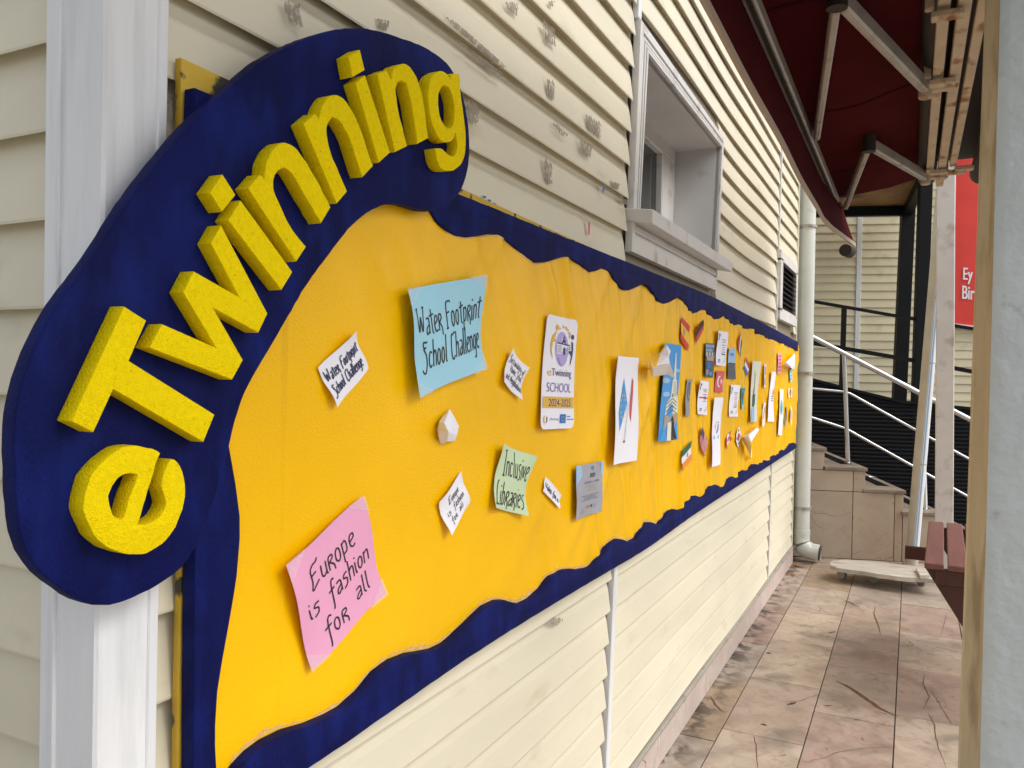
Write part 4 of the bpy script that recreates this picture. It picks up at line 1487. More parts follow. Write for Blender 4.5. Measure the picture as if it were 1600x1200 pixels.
p.ellipse(0.44, 0.80, 0.03, 0.012, C_DGREY, 8)
p.done()

p = Paper('tower_picture', 'tall picture of an iron lattice tower against blue sky', 'picture', [(1034, 535.7), (1060, 539.8), (1056, 686.5), (1028, 690)], C_SKY, 0.008, seed=23)
p.ellipse(0.20, 0.38, 0.24, 0.03, C_PALEB, 14)
p.ellipse(0.84, 0.27, 0.15, 0.02, C_PALEB, 14)
p.ellipse(0.25, 0.52, 0.2, 0.025, C_PALEB, 14)
p.poly([(0.71, 0.085), (0.755, 0.085), (0.80, 0.37), (0.64, 0.37)], C_CREAM)
p.poly([(0.60, 0.37), (0.86, 0.37), (0.90, 0.56), (0.50, 0.56)], C_CREAM)
p.poly([(0.66, 0.40), (0.70, 0.40), (0.66, 0.55), (0.58, 0.55)], C_DGREY)
p.poly([(0.52, 0.545), (0.95, 0.53), (1.0, 0.585), (1.0, 0.73), (0.22, 0.74), (0.26, 0.62)], C_CREAM)
for a in (0.565, 0.60, 0.64, 0.68):
    p.line([(0.26, a + 0.06), (0.62, a), (0.98, a + 0.05)], 0.004, C_DGREY)
p.poly([(0.20, 0.735), (1.0, 0.72), (1.0, 0.78), (0.80, 0.84), (0.68, 0.78), (0.55, 0.775), (0.35, 0.84), (0.16, 0.88)], C_TAN)
p.poly([(0.16, 0.86), (0.33, 0.82), (0.24, 1.0), (0.0, 1.0)], C_SKY)
p.poly([(0.36, 0.82), (0.58, 0.80), (0.56, 1.0), (0.33, 1.0)], C_CREAM)
p.poly([(0.58, 0.76), (0.70, 0.75), (0.78, 0.86), (0.92, 0.99), (0.60, 1.0)], C_BLACK)
for a, b_ in (((0.60, 0.98), (0.78, 0.84)), ((0.62, 0.86), (0.86, 0.98)), ((0.55, 0.78), (0.68, 0.99)), ((0.78, 0.80), (0.74, 0.99))):
    p.line([a, b_], 0.004, C_TAN)
for k in range(8):
    p.line([(0.66 - .004 * k, 0.39 + 0.02 * k), (0.82 + .006 * k, 0.40 + 0.02 * k)], 0.0025, C_GREY)
p.done()

GF = 'paper flags on the board'
p = Paper('paper_flag', 'red and yellow striped paper flag with dark emblem', 'flag', [(1064.6, 494.8), (1077.4, 510.5), (1072.9, 548.8), (1061, 527.4)], C_GOLD, 0.004, GF, seed=31)
p.rect(0, 0, 1, 0.27, C_RED)
p.rect(0, 0.73, 1, 1, C_RED)
p.ellipse(0.42, 0.5, 0.10, 0.14, C_TAN)
p.done()
p = Paper('paper_flag', 'black, red and gold striped paper flag', 'flag', [(1085, 518), (1098, 499), (1099, 520.6), (1086.8, 544)], C_GOLD, 0.004, GF, seed=32)
p.rect(0, 0, 1, 0.34, C_BLACK)
p.rect(0, 0.34, 1, 0.70, C_RED)
p.done()
p = Paper('paper_flag', 'square red paper flag with white crescent and star', 'flag', [(1117.6, 579), (1130.4, 579.7), (1128, 613), (1115.4, 612.6)], C_PINKR, 0.004, GF, seed=33)
p.ellipse(0.46, 0.5, 0.26, 0.27, C_WHITE, 24)
p.ellipse(0.56, 0.5, 0.22, 0.22, C_PINKR, 24)
p.poly([(0.78 + r * math.cos(a), 0.5 + r * 1.1 * math.sin(a)) for k in range(10) for r, a in [((0.12 if k % 2 == 0 else 0.05), math.pi + k * math.pi / 5)]], C_WHITE)
p.done()
p = Paper('paper_flag', 'green, white and orange striped paper flag low on the board', 'flag', [(1063.8, 704), (1078.6, 688), (1079.4, 718), (1063.8, 735.7)], C_WHITE, 0.005, GF, seed=34)
p.rect(0, 0, 1, 0.34, C_GREEN)
p.rect(0, 0.67, 1, 1, C_ORANGE)
p.ellipse(0.55, 0.5, 0.09, 0.11, C_PURP)
p.done()
p = Paper('paper_flag', 'paper flag with red and white stripes and navy corner', 'flag', [(1096, 666.8), (1104.6, 689), (1099.6, 713.6), (1091, 689.7)], C_WHITE, 0.004, GF, seed=35)
for k in range(0, 13, 2):
    p.rect(0, k / 13, 1, (k + 1) / 13, C_PINKR, n=2)
p.rect(0, 0, 0.42, 0.54, C_NAVY)
p.done()
p = Paper('paper_flag', 'red and white paper flag with a red leaf', 'flag', [(1132.5, 687), (1140, 672.4), (1141, 686), (1132.7, 702)], C_WHITE, 0.004, GF, seed=36)
p.rect(0, 0, 0.25, 1, C_RED)
p.rect(0.75, 0, 1, 1, C_RED)
p.poly([(0.5, 0.15), (0.56, 0.35), (0.68, 0.38), (0.62, 0.6), (0.52, 0.66), (0.5, 0.85), (0.48, 0.66), (0.38, 0.6), (0.32, 0.38), (0.44, 0.35)], C_RED)
p.done()
p = Paper('paper_flag', 'white paper flag with red and blue disc and black bars', 'flag', [(1153, 664.6), (1157.7, 679.3), (1152.7, 699), (1147.7, 688)], C_WHITE, 0.004, GF, seed=37)
p.ellipse(0.5, 0.5, 0.24, 0.27, C_RED)
p.poly([(0.5 + 0.24 * math.cos(a), 0.5 + 0.27 * math.sin(a)) for a in [k * math.pi / 10 for k in range(11)]], C_BLUE)
for a, b_ in ((0.2, 0.22), (0.8, 0.22), (0.2, 0.78), (0.8, 0.78)):
    p.rect(a - .07, b_ - .07, a + .07, b_ + .07, C_BLACK, n=1)
p.done()
p = Paper('paper_flag', 'narrow paper flag in red, white and dark green', 'flag', [(1155, 517), (1158, 534), (1156.4, 560), (1152, 539.6)], C_WHITE, 0.004, GF, seed=38)
p.rect(0, 0, 0.36, 1, C_RED)
p.rect(0.68, 0, 1, 1, C_DGREEN)
p.done()
p = Paper('paper_flag', 'red, white and blue striped paper flag', 'flag', [(1164.5, 557.5), (1170, 570), (1167.8, 590), (1161, 576.4)], C_WHITE, 0.004, GF, seed=39)
p.rect(0, 0, 1, 0.34, C_RED)
p.rect(0, 0.66, 1, 1, C_BLUE)
p.done()

GC = 'white certificates on the board'
for (lab, q, red, sd) in (('white certificate with blue-grey text lines, topmost of the three', [(1119.7, 516.4), (1136.4, 519), (1133, 572.5), (1116, 570.6)], False, 41),
                          ('white certificate with one bold red line beside the grey statue picture', [(1090, 594.4), (1106.5, 596), (1103.5, 648.6), (1087.7, 646.8)], 1, 42),
                          ('white certificate with two short red lines beside the small teal card', [(1140, 601), (1154, 601.8), (1152, 651), (1136.9, 651)], 2, 43)):
    p = Paper('certificate', lab, 'certificate', q, M_PAPER, 0.006, GC, seed=sd)
    p.poly([(0.08, 0.06), (0.18, 0.10), (0.16, 0.22), (0.10, 0.30), (0.06, 0.26), (0.12, 0.16)], C_NAVY)
    p.poly([(0.20, 0.08), (0.26, 0.10), (0.22, 0.18)], C_BLUE)
    p.lines_of_text(0.36, 0.9, 0.24, 0.32, 3, C_GREY, 0.5, 0.003)
    p.lines_of_text(0.42, 0.85, 0.40, 0.60, 4, C_INKL, 0.5, 0.0035)
    if red == 1:
        p.line([(0.1, 0.50), (0.95, 0.50)], 0.006, C_RED)
    elif red == 2:
        p.line([(0.4, 0.66), (0.85, 0.66)], 0.004, C_RED)
        p.line([(0.45, 0.71), (0.75, 0.71)], 0.004, C_RED)
    else:
        p.line([(0.45, 0.66), (0.85, 0.67)], 0.006, C_NAVY)
    p.rect(0.15, 0.84, 0.38, 0.91, C_PALEB, n=1)
    p.line([(0.2, 0.83), (0.35, 0.83)], 0.005, C_NAVY)
    p.line([(0.72, 0.9), (0.85, 0.84), (0.9, 0.76)], 0.006, C_ORANGE if red else C_PALEB)
    p.done()

p = Paper('photo_print', 'dark harbour photo with buildings and blue boats', 'photo', [(1102, 536), (1116, 536.8), (1113.7, 590), (1099.6, 588)], C_DGREY, 0.004, seed=51)
r = random.Random(4)
for k in range(9):
    a = 0.04 + (k % 5) * 0.19
    b_ = 0.04 + (k // 5) * 0.12
    p.poly([(a, b_), (a + .13, b_), (a + .13, b_ + .09), (a, b_ + .09)], C_PALEB)
p.rect(0.0, 0.26, 1, 0.42, C_GREY, n=2)
for k in range(6):
    a = 0.08 + k * 0.15
    p.poly([(a, 0.28), (a + .09, 0.28), (a + .09, 0.36), (a, 0.36)], C_BLACK if k % 2 else C_WHITE)
p.rect(0.1, 0.42, 0.9, 0.52, C_TAN, n=1)
p.poly([(0.15, 0.60), (0.5, 0.55), (0.55, 0.72), (0.2, 0.78)], C_BLUE)
p.poly([(0.4, 0.86), (0.8, 0.83), (0.82, 0.94), (0.45, 0.96)], C_SKY)
p.poly([(0.05, 0.80), (0.35, 0.78), (0.3, 0.95), (0.05, 0.96)], C_GREY)
p.done()
p = Paper('photo_print', 'photo of pale blue sky over dark water', 'photo', [(1137.5, 544), (1149.4, 545), (1147.7, 592.7), (1135, 591.6)], C_PALEB, 0.004, seed=52)
p.rect(0, 0.50, 1, 1, C_DGREY)
p.poly([(0, 0.50), (0.3, 0.46), (0.6, 0.48), (1, 0.47), (1, 0.53), (0, 0.54)], C_BLACK)
p.poly([(0.1, 0.58), (0.9, 0.57), (0.7, 0.66), (0.2, 0.68)], C_GREY)
p.ellipse(0.45, 0.2, 0.3, 0.05, C_SKY)
p.done()
p = Paper('photo_print', 'slim grey picture of a ring-shaped statue', 'photo', [(1071.4, 592.7), (1079.7, 592), (1075.8, 650.7), (1067.7, 650)], C_GREY, 0.005, seed=53)
p.ellipse(0.55, 0.33, 0.34, 0.27, C_DGREY)
p.ellipse(0.55, 0.33, 0.25, 0.20, C_GREY)
p.ellipse(0.55, 0.30, 0.14, 0.16, C_DGREY)
p.done()
p = Paper('logo_sheet', 'long white sheet with a blue and yellow swirl logo', 'paper sheet', [(1111.5, 620.8), (1129, 620.8), (1121, 727), (1108, 731)], M_PAPER, 0.010, seed=54, jag=0.02)
p.poly([(0.20, 0.42), (0.35, 0.35), (0.48, 0.34), (0.34, 0.38), (0.28, 0.46), (0.32, 0.50)], C_GOLD)
p.poly([(0.52, 0.38), (0.62, 0.40), (0.60, 0.47), (0.45, 0.52), (0.36, 0.51), (0.48, 0.46)], C_BLUE)
p.ellipse(0.58, 0.365, 0.06, 0.012, C_BLUE, 10)
p.rect(0.12, 0.55, 0.72, 0.60, C_PALEB, n=1)
p.done()
p = Paper('picture_card', 'small teal picture card beside a white certificate', 'picture', [(1157.4, 606), (1162.9, 606), (1161, 638.6), (1157, 638.6)], C_TEAL, 0.003, seed=55)
p.ellipse(0.5, 0.4, 0.3, 0.2, C_DGREY)
p.rect(0, 0.8, 1, 1, C_PALEB, n=1)
p.done()
p = Paper('statue_drawing', 'cream sheet with a dark green drawing of a standing figure', 'picture', [(1172.8, 564), (1187.3, 564.5), (1180.8, 658.8), (1171, 659.8)], C_CREAM, 0.005, seed=56)
p.poly([(0.42, 0.14), (0.47, 0.22), (0.40, 0.50), (0.33, 0.60), (0.25, 0.52), (0.36, 0.40)], C_DGREEN)
p.poly([(0.20, 0.55), (0.50, 0.54), (0.55, 0.70), (0.40, 0.76), (0.18, 0.74)], C_DGREEN)
p.poly([(0.16, 0.76), (0.52, 0.76), (0.62, 0.99), (0.02, 0.99)], C_PALEB)
p.line([(0.2, 0.78), (0.3, 0.99)], 0.008, C_DGREEN)
p.line([(0.4, 0.78), (0.45, 0.99)], 0.008, C_DGREEN)
p.done()
p = Paper('name_strip', 'thin white strip of writing above a tall blank sheet', 'paper strip', [(1194.3, 568.8), (1197.0, 570), (1195.4, 605.7), (1192.8, 604.6)], M_PAPER, 0.003, seed=57)
p.line([(0.5, 0.1), (0.5, 0.45)], 0.02, C_DGREY)
p.line([(0.5, 0.6), (0.5, 0.9)], 0.02, C_NAVY)
p.done()
p = Paper('name_strip', 'thin curled white strip below the standing figure drawing', 'paper strip', [(1192.8, 628.4), (1196.0, 629.5), (1192.2, 666.8), (1188.4, 664)], M_PAPER, 0.006, seed=58)
p.line([(0.5, 0.2), (0.5, 0.7)], 0.02, C_GREY)
p.done()
p = Paper('leaflet', 'tall white sheet with faint reddish print near far end', 'paper sheet', [(1203.6, 580.8), (1210, 581.4), (1206.9, 658.8), (1197.5, 658.8)], M_PAPER, 0.006, seed=59)
p.ellipse(0.75, 0.42, 0.16, 0.07, C_PINKR)
p.lines_of_text(0.3, 0.9, 0.5, 0.58, 3, C_GREY, 0.3, 0.008)
p.done()
p = Paper('pink_note', 'small pink note with dark writing near the far end', 'paper note', [(1215, 551.5), (1221, 551.5), (1219.9, 583.6), (1214, 583.6)], M_PINKP, 0.004, seed=60)
p.lines_of_text(0.15, 0.9, 0.15, 0.85, 5, C_PINKR, 0.3, 0.012)
p.done()
p = Paper('leaflet', 'tall white sheet with a teal oval near far end', 'paper sheet', [(1217.7, 607.8), (1223.7, 608.3), (1221, 680.4), (1215, 679.8)], M_PAPER, 0.005, seed=61)
p.ellipse(0.55, 0.40, 0.35, 0.17, C_TURQ)
p.ellipse(0.55, 0.40, 0.25, 0.10, C_TEAL)
p.done()
p = Paper('photo_print', 'slim brown-grey photo turned on its corner near far end', 'photo', [(1228, 634), (1229.8, 637), (1227.8, 672), (1225.3, 657.7)], C_TAN, 0.003, seed=62)
p.ellipse(0.5, 0.5, 0.3, 0.3, C_DGREY)
p.done()
p = Paper('turquoise_note', 'tiny turquoise note under the folded paper at far end', 'paper note', [(1233.8, 577.5), (1237.8, 577.5), (1236.8, 597), (1233.8, 595)], M_BLUEP, 0.003, seed=63)
p.lines_of_text(0.2, 0.8, 0.2, 0.8, 3, C_TEAL, 0.3, 0.01)
p.done()
p = Paper('name_strip', 'tiny white strip left of its pair at the far end', 'paper strip', [(1232.0, 607), (1234.0, 607), (1233.8, 622), (1231.8, 621)], M_PAPER, 0.002, seed=64)
p.line([(0.5, 0.2), (0.5, 0.8)], 0.015, C_GREY)
p.done()
p = Paper('name_strip', 'tiny white strip right of its pair at the far end', 'paper strip', [(1235.6, 606), (1237.6, 606), (1237.2, 621), (1235.4, 620)], M_PAPER, 0.002, seed=65)
p.line([(0.5, 0.2), (0.5, 0.8)], 0.015, C_GREY)
p.done()
p = Paper('name_strip', 'thin cream strip low on the far end of the board', 'paper strip', [(1235.4, 632), (1237.8, 640), (1236.8, 667), (1234.6, 655)], C_CREAM, 0.002, seed=66)
p.line([(0.5, 0.2), (0.5, 0.8)], 0.015, C_MUST)
p.done()


# --- folded papers: facets with their own depth (heights above the cloth in metres)
def folded(name, label, cat, tris, m=M_PAPER, group='folded papers on the board'):
    """tris: polygons of (px, py, height); points with height 0 touch the cloth"""
    vs_, fs_, key = [], [], {}
    for poly_ in tris:
        f = []
        for (px, py, h) in poly_:
            kk = (px, py, h)
            if kk not in key:
                base = onY(px, py, -0.024)
                y = Y_CLOTH - cloth_h(base.x, base.z) - 0.001 - h
                key[kk] = len(vs_)
                vs_.append(onY(px, py, y))
            f.append(key[kk])
        fs_.append(f)
    o = obj(name, vs_, fs_, m)
    tag(o, label, cat, group)
    return o


c0 = (701, 675, .034)
c1 = (694, 661, .030)
rim = [(702.5, 639, .004), (710, 652, .012), (717, 666, .006), (714, 680, .012), (711, 689, .004), (699, 690, .016), (688.8, 694.4, .0), (685, 682, .010), (683.4, 670, .004), (686, 659, .012), (691.6, 650.7, .006)]
tr = []
for i in range(len(rim)):
    a, b_ = rim[i], rim[(i + 1) % len(rim)]
    cc = c1 if i in (8, 9, 10) else c0
    tr.append((a, b_, cc))
tr += [(rim[8], c0, c1), (rim[0], c1, c0)]
folded('folded_paper', 'small crumpled white paper bud below the light blue sheet', 'folded paper', tr)
E4 = lambda x, y, h: (930 + x / 4.444, 470 + y / 4.444, h)
folded('paper_crane', 'white folded paper crane overlapping the tower picture', 'folded paper',
       [[E4(375, 405, .05), E4(410, 460, .07), E4(397, 528, .03), E4(378, 470, .0)],
        [E4(410, 460, .07), E4(520, 435, .09), E4(500, 512, .05), E4(397, 528, .03)],
        [E4(470, 470, .06), E4(520, 435, .09), E4(557, 545, .03), E4(500, 512, .05)],
        [E4(425, 452, .055), E4(450, 378, .03), E4(512, 380, .06), E4(518, 435, .085)],
        [E4(490, 295, .02), E4(526, 350, .05), E4(512, 388, .06), E4(440, 375, .01)],
        [E4(490, 295, .02), E4(478, 345, .05), E4(440, 375, .01)]])
E7 = lambda x, y, h: (1150 + x / 5.45, 500 + y / 5.45, h)
folded('paper_plane', 'folded paper plane with open wings near the bottom border', 'folded paper',
       [[E7(48, 1000, .0), E7(106, 985, .08), E7(132, 1060, .09), E7(126, 1172, .03)],
        [E7(106, 985, .08), E7(178, 912, .03), E7(197, 935, .02), E7(130, 1040, .09)],
        [E7(126, 1172, .03), E7(132, 1060, .09), E7(134, 1168, .0)],
        [E7(48, 1000, .0), E7(106, 985, .08), E7(178, 912, .03), E7(185, 905, .0)]])
folded('paper_plane', 'small folded paper plane at the far end of the board', 'folded paper',
       [[E7(398, 375, .05), E7(425, 360, .08), E7(468, 395, .06), E7(462, 410, .03)],
        [E7(425, 360, .08), E7(497, 285, .03), E7(492, 432, .0), E7(466, 400, .06)],
        [E7(497, 285, .03), E7(505, 300, .0), E7(500, 425, .0), E7(492, 432, .0)]])

# ================================================================== DOWNPIPE
dp = thing('downpipe', 'pale plastic downpipe with clamps at the wall corner', 'downpipe', (7.66, -0.06, 0))
PR = 0.074
axis = []
for py in (0, 300, 600, 800, 846):
    q = onX(1274 - 0.0165 * py - 2.0 + (-9 if py < 1 else 0) * 0, py, 7.66)
    axis.append(q)
pc = onX(1254, 700, 7.66)
pt = onX(1262, 300, 7.66)
pdir = (pt - pc) / (pt.z - pc.z)
P_at = lambda z: pc + pdir * (z - pc.z)
mb = MB()
mb.tube([P_at(0.20), P_at(2.4), P_at(4.4)], PR, 28)
pipe = mb.build('pipe', M_PIPE, dp, smooth=0.7)
mb = MB()
e0 = P_at(0.205)
mb.tube([P_at(0.285), P_at(0.245)], PR + 0.006, 28)
mb.tube([P_at(0.2449), P_at(0.2)], PR + 0.003, 28)
arc = []
for k in range(9):
    a = k / 8 * math.pi / 2 * 0.93
    arc.append(Vector((e0.x - 0.015 * math.sin(a), e0.y - 0.11 * (1 - math.cos(a)) , 0.2 - 0.105 * math.sin(a))))
last = arc[-1]
arc.append(last + Vector((-0.01, -0.07, -0.004)))
mb.tube(arc, [PR + 0.003] * 8 + [PR * 0.98, PR * 0.98], 28, cap=False)
mb.build('elbow', M_PIPE, dp, smooth=0.8)
mb = MB()
mb.tube([arc[-1] + Vector((0, 0.004, 0)), arc[-1] + Vector((0, 0.002, 0))], PR * 0.94, 28)
mb.build('mouth_shade_disc', M_HOLLOWSHADE, dp)  # dark disc inside the open elbow: shade of the hollow put into colour
for py in (355, 583, 793):
    z = onX(1257, py, 7.66).z
    mb = MB()
    mb.tube([P_at(z - 0.012), P_at(z + 0.012)], PR + 0.012, 24)
    c_ = P_at(z)
    mb.bar((c_.x - 0.03, c_.y + 0.05, z), (c_.x - 0.06, 0.02, z), 0.02, 0.02)
    mb.bar((c_.x - PR - 0.012, c_.y - 0.03, z), (c_.x - PR - 0.012, c_.y - 0.055, z), 0.025, 0.018)
    mb.build('clamp', M_ALU, dp, smooth=0.7)

# ================================================================== AWNING (over the alley, closed half way)
AZ = 1.25
BARY, BARZ = -0.430, 2.88
aw = thing('awning', 'burgundy folding-arm awning with hanging valance above the alley', 'awning', (3, -0.7, 2.5))
AX0, AX1 = -1.2, 6.05
# cloth with slight sag between roll and bar
vs_, fs_ = [], []
NXA, NYA = 60, 10
for i in range(NXA + 1):
    x = AX0 + (AX1 - AX0) * i / NXA
    for j in range(NYA + 1):
        t = j / NYA
        y = -0.985 + (BARY + 0.985) * t
        z = 3.02 + (BARZ + 0.03 - 3.02) * t - 0.02 * math.sin(math.pi * t) + 0.014 * noise.noise((x * 1.1 + t * 1.5, t * 2.5, 2)) + 0.004 * noise.noise((x * 5 + t * 6, t * 3, 6))
        vs_.append((x, y, z))
for i in range(NXA):
    for j in range(NYA):
        a = i * (NYA + 1) + j
        fs_.append((a, a + NYA + 1, a + NYA + 2, a + 1))
cano = obj('canopy_cloth', vs_, fs_, M_AWN, aw, smooth=3.0)
M_SEAM = mat('canvas_seam', (0.035, 0.004, 0.005), 0.9, spec=0.05)
for i in range(4, NXA, 10):                             # sewn seams run from the roll to the bar
    sv, sf = [], []
    for j in range(NYA + 1):
        q = Vector(vs_[i * (NYA + 1) + j])
        sv += [q + Vector((-0.011, 0, -0.003)), q + Vector((0.011, 0, -0.003))]
    for j in range(NYA):
        sf.append((2 * j, 2 * j + 1, 2 * j + 3, 2 * j + 2))
    obj('seam', sv, sf, M_SEAM, cano)
# front bar
mb = MB()
mb.bar((AX0, BARY, BARZ), (AX1 - 0.05, BARY, BARZ), 0.045, 0.055)
fbar = mb.build('front_bar', M_ALU, aw, bevel=0.006)
mb = MB()
mb.bar((AX0, BARY - 0.004, BARZ - 0.032), (AX1 - 0.06, BARY - 0.004, BARZ - 0.032), 0.014, 0.010)
mb.build('bar_groove', M_DARK, fbar)
# valance: hangs from the bar, ripples, curls inwards at the far end
val = [(AX0, -0.432, 2.60), (3.0, -0.432, 2.60), (4.6, -0.430, 2.60), (5.15, -0.432, 2.60), (5.45, -0.455, 2.598), (6.22, -0.545, 2.600)]
vs_, fs_ = [], []
NV = 70
def val_at(t):
    x = AX0 + (6.22 - AX0) * t
    for k in range(len(val) - 1):
        if val[k][0] <= x <= val[k + 1][0] + 1e-6:
            f = (x - val[k][0]) / (val[k + 1][0] - val[k][0])
            return Vector(val[k]).lerp(Vector(val[k + 1]), f)
    return Vector(val[-1])
hem_pts = []
for i in range(NV + 1):
    b_ = val_at(i / NV)
    b_.y += 0.0012 * math.sin(b_.x * 5)
    t_ = Vector((min(b_.x, AX1), BARY + 0.024, BARZ + 0.02))
    if b_.x > 5.2:
        t_.y = BARY + 0.024 - 0.05 * (b_.x - 5.2)
        t_.z = BARZ + 0.02 - 0.02 * (b_.x - 5.2)
    for j in range(5):
        q = t_.lerp(b_, j / 4)
        q.y += 0.0018 * math.sin(q.x * 4 + j) * j / 4
        vs_.append(q)
    hem_pts.append(vs_[-1].copy())
for i in range(NV):
    for j in range(4):
        a = i * 5 + j
        fs_.append((a, a + 5, a + 6, a + 1))
vl = obj('valance', vs_, fs_, M_AWN, aw, smooth=3.0)
mb = MB()
for i in range(NV):
    mb.bar(hem_pts[i], hem_pts[i + 1], 0.012, 0.026)
mb.build('hem_tape', M_HEM, vl)
mb = MB()
mb.tube([(5.98, -0.50, 2.53), (6.10, -0.52, 2.535)], 0.042, 16)
mb.build('bar_end_cap', M_DARK, aw, smooth=0.7)
# roll
mb = MB()
mb.tube([(AX0, -0.99, 3.00), (AX1, -0.99, 3.00)], 0.055, 18)
mb.build('cloth_roll', M_DARK, aw, smooth=0.7)
# folding arms
def arm(sh, el, tip):
    sh, el, tip = Vector(sh), Vector(el), Vector(tip)
    mb = MB()
    mb.bar(sh, el, 0.038, 0.062)
    a = mb.build('arm', M_ALU, aw, bevel=0.008)
    mb = MB()
    mb.bar(el, tip, 0.032, 0.055)
    mb.build('forearm', M_ALU, a, bevel=0.008)
    mb = MB()
    mb.tube([el - Vector((0, 0, 0.045)), el + Vector((0, 0, 0.045))], 0.034, 16)
    mb.build('elbow_joint', M_DARK, a, smooth=0.7)
    mb = MB()
    d = (sh - el).normalized()
    mb.tube([sh - Vector((0, 0, 0.05)), sh + Vector((0, 0, 0.05))], 0.028, 14)
    mb.bar(sh, sh + Vector((0.03, -0.12, 0.0)), 0.05, 0.035)
    mb.build('shoulder_bracket', M_RUST, a, bevel=0.004)


def up_at(px, py, dz):
    return onZ(px, py, CAM.z + dz)


arm(up_at(1446, 136, 1.28), up_at(1308, -8, 1.26), up_at(1276, 212, 1.235))
arm(up_at(1446, 276, 1.28), up_at(1358, 224, 1.26), up_at(1321, 322, 1.22))
# a second closed awning backs on to the rails: its hood closes the top
hd = thing('awning_cassette', 'dark closed awning cassette behind the rusty rails', 'awning', (3, -1.25, 2.9))
mb = MB()
mb.box(AX0, AX1, -1.42, -0.93, 3.10, 3.13)
mb.build('hood', M_DARK, hd)
mb = MB()
mb.tube([(AX0, -1.31, 2.99), (AX1 - 0.05, -1.31, 2.99)], 0.075, 18)
mb.build('roller', M_DARK, hd, smooth=0.7)
mb = MB()
mb.box(AX0, AX1 - 0.1, -1.45, -1.43, 2.84, 3.13)
mb.build('front_plate', M_DARK, hd)

# rusty rails with clamps, carried by the two posts
rl = thing('rail_frame', 'three rusty beige steel rails under the awnings, clamped together', 'steel frame', (4, -1.07, 2.9))
def rail_y(px, dz):
    return CAM.y - (px - VPX[0]) / (VPX[1]) * dz
for (px0, xe, w, dz, hh) in ((1474, 5.62, 0.040, 1.29, 0.05), (1506, 5.95, 0.042, 1.285, 0.05), (1534, 5.45, 0.036, 1.29, 0.05)):
    y = up_at(px0, 20, dz).y
    mb = MB()
    mb.bar((AX0, y, CAM.z + dz + 0.02), (xe, y + 0.0, CAM.z + dz + 0.02), w, hh)
    mb.build('rail', M_RUST, rl, bevel=0.003)
for px, py in ((1478, 22), (1470, 128), (1466, 268), (1492, 268), (1505, 262)):
    c_ = up_at(px, py, 1.262)
    mb = MB()
    mb.bar(c_ + Vector((0, 0.045, -0.004)), c_ + Vector((0, -0.055, -0.004)), 0.05, 0.024)
    mb.bar(c_ + Vector((0.0, 0.05, 0.02)), c_ + Vector((0.0, 0.05, 0.12)), 0.03, 0.03, (1, 0, 0))
    mb.build('clamp', M_RUST, rl, bevel=0.004)

# posts of the awning row
pm = MB()
XP = 7.45
pb, pt_ = onX(1475.5, 800, XP), onX(1478.5, 290, XP)
k_ = (pt_.y - pb.y) / (pt_.z - pb.z)
py_at = lambda z: pb.y + k_ * (z - pb.z)
w_ = 0.066
ztop = 3.42
pm.hexa([(XP, py_at(0) - w_, 0), (XP + 0.12, py_at(0) - w_, 0), (XP + 0.12, py_at(0) + w_, 0), (XP, py_at(0) + w_, 0),
         (XP, py_at(ztop) - w_, ztop), (XP + 0.12, py_at(ztop) - w_, ztop), (XP + 0.12, py_at(ztop) + w_, ztop), (XP, py_at(ztop) + w_, ztop)])
sp_ = pm.build('support_post', M_POST, bevel=0.006)
tag(sp_, 'slender white square post behind the red-brown table', 'post')

col = thing('column', 'pale grey painted column filling the right edge, beige on its side', 'column', (2.06, -1.14, 0))
XC = 2.0
zc = 3.10


def col_y(pa, pb_, z, x=XC):
    """y of an edge traced at the photo's top and bottom rows"""
    a, b_ = onX(*pa, x), onX(*pb_, x)
    return b_.y + (a.y - b_.y) * (z - b_.z) / (a.z - b_.z)


WC, DC = 0.155, 0.13
vs_, fs_ = [], []
NZC, NC = 120, 13
for i in range(NZC + 1):
    z = zc * i / NZC
    y1 = col_y((1563, 0), (1531, 1200), z)               # front arris
    for j in range(NC):
        y = y1 - WC * j / (NC - 1)
        vs_.append((XC + 0.0016 * noise.noise((y * 45, z * 28, 1)) + 0.0035 * math.exp(-j * 1.5), y, z))
for i in range(NZC):
    for j in range(NC - 1):
        a = i * NC + j
        fs_.append((a, a + NC, a + NC + 1, a + 1))
obj('front_face', vs_, fs_, M_COLUMN, col, smooth=3.0)
mb = MB()
ring = []
for z in (0.0, zc):
    y1, y2 = col_y((1563, 0), (1531, 1200), z), col_y((1543, 0), (1500, 1200), z, XC + 0.05)
    ring.append([(XC + 0.0045, y1 + 0.0005, z), (XC + 0.05, y2, z), (XC + DC, y2, z), (XC + DC, y1 - WC, z), (XC + 0.0045, y1 - WC, z)])
mb.add(ring[0] + ring[1], [(4, 3, 2, 1, 0), (5, 6, 7, 8, 9)] + [(k, (k + 1) % 5, 5 + (k + 1) % 5, 5 + k) for k in range(5)])
mb.build('shaft', M_COLSIDE, col)

# ================================================================== STAIRCASE
TH = math.radians(17)
S0 = Vector((7.93, -0.42, 0))
SA = Vector((math.sin(TH), -math.cos(TH), 0))           # along the flight, downwards
SN = Vector((math.cos(TH), math.sin(TH), 0))            # away from the camera


def onS(px, py, k=0.0):
    r_ = ray(px, py)
    return CAM + r_ * (((S0 + SN * k - CAM).dot(SN)) / r_.dot(SN))


def sc(p):
    return (p - S0).dot(SA), p.z


def SP(a, k, z):
    q = S0 + SA * a + SN * k
    return Vector((q.x, q.y, z))


def sbox(mb, a0, a1, k0, k1, z0, z1):
    mb.hexa([SP(a0, k0, z0), SP(a1, k0, z0), SP(a1, k1, z0), SP(a0, k1, z0), SP(a0, k0, z1), SP(a1, k0, z1), SP(a1, k1, z1), SP(a0, k1, z1)])


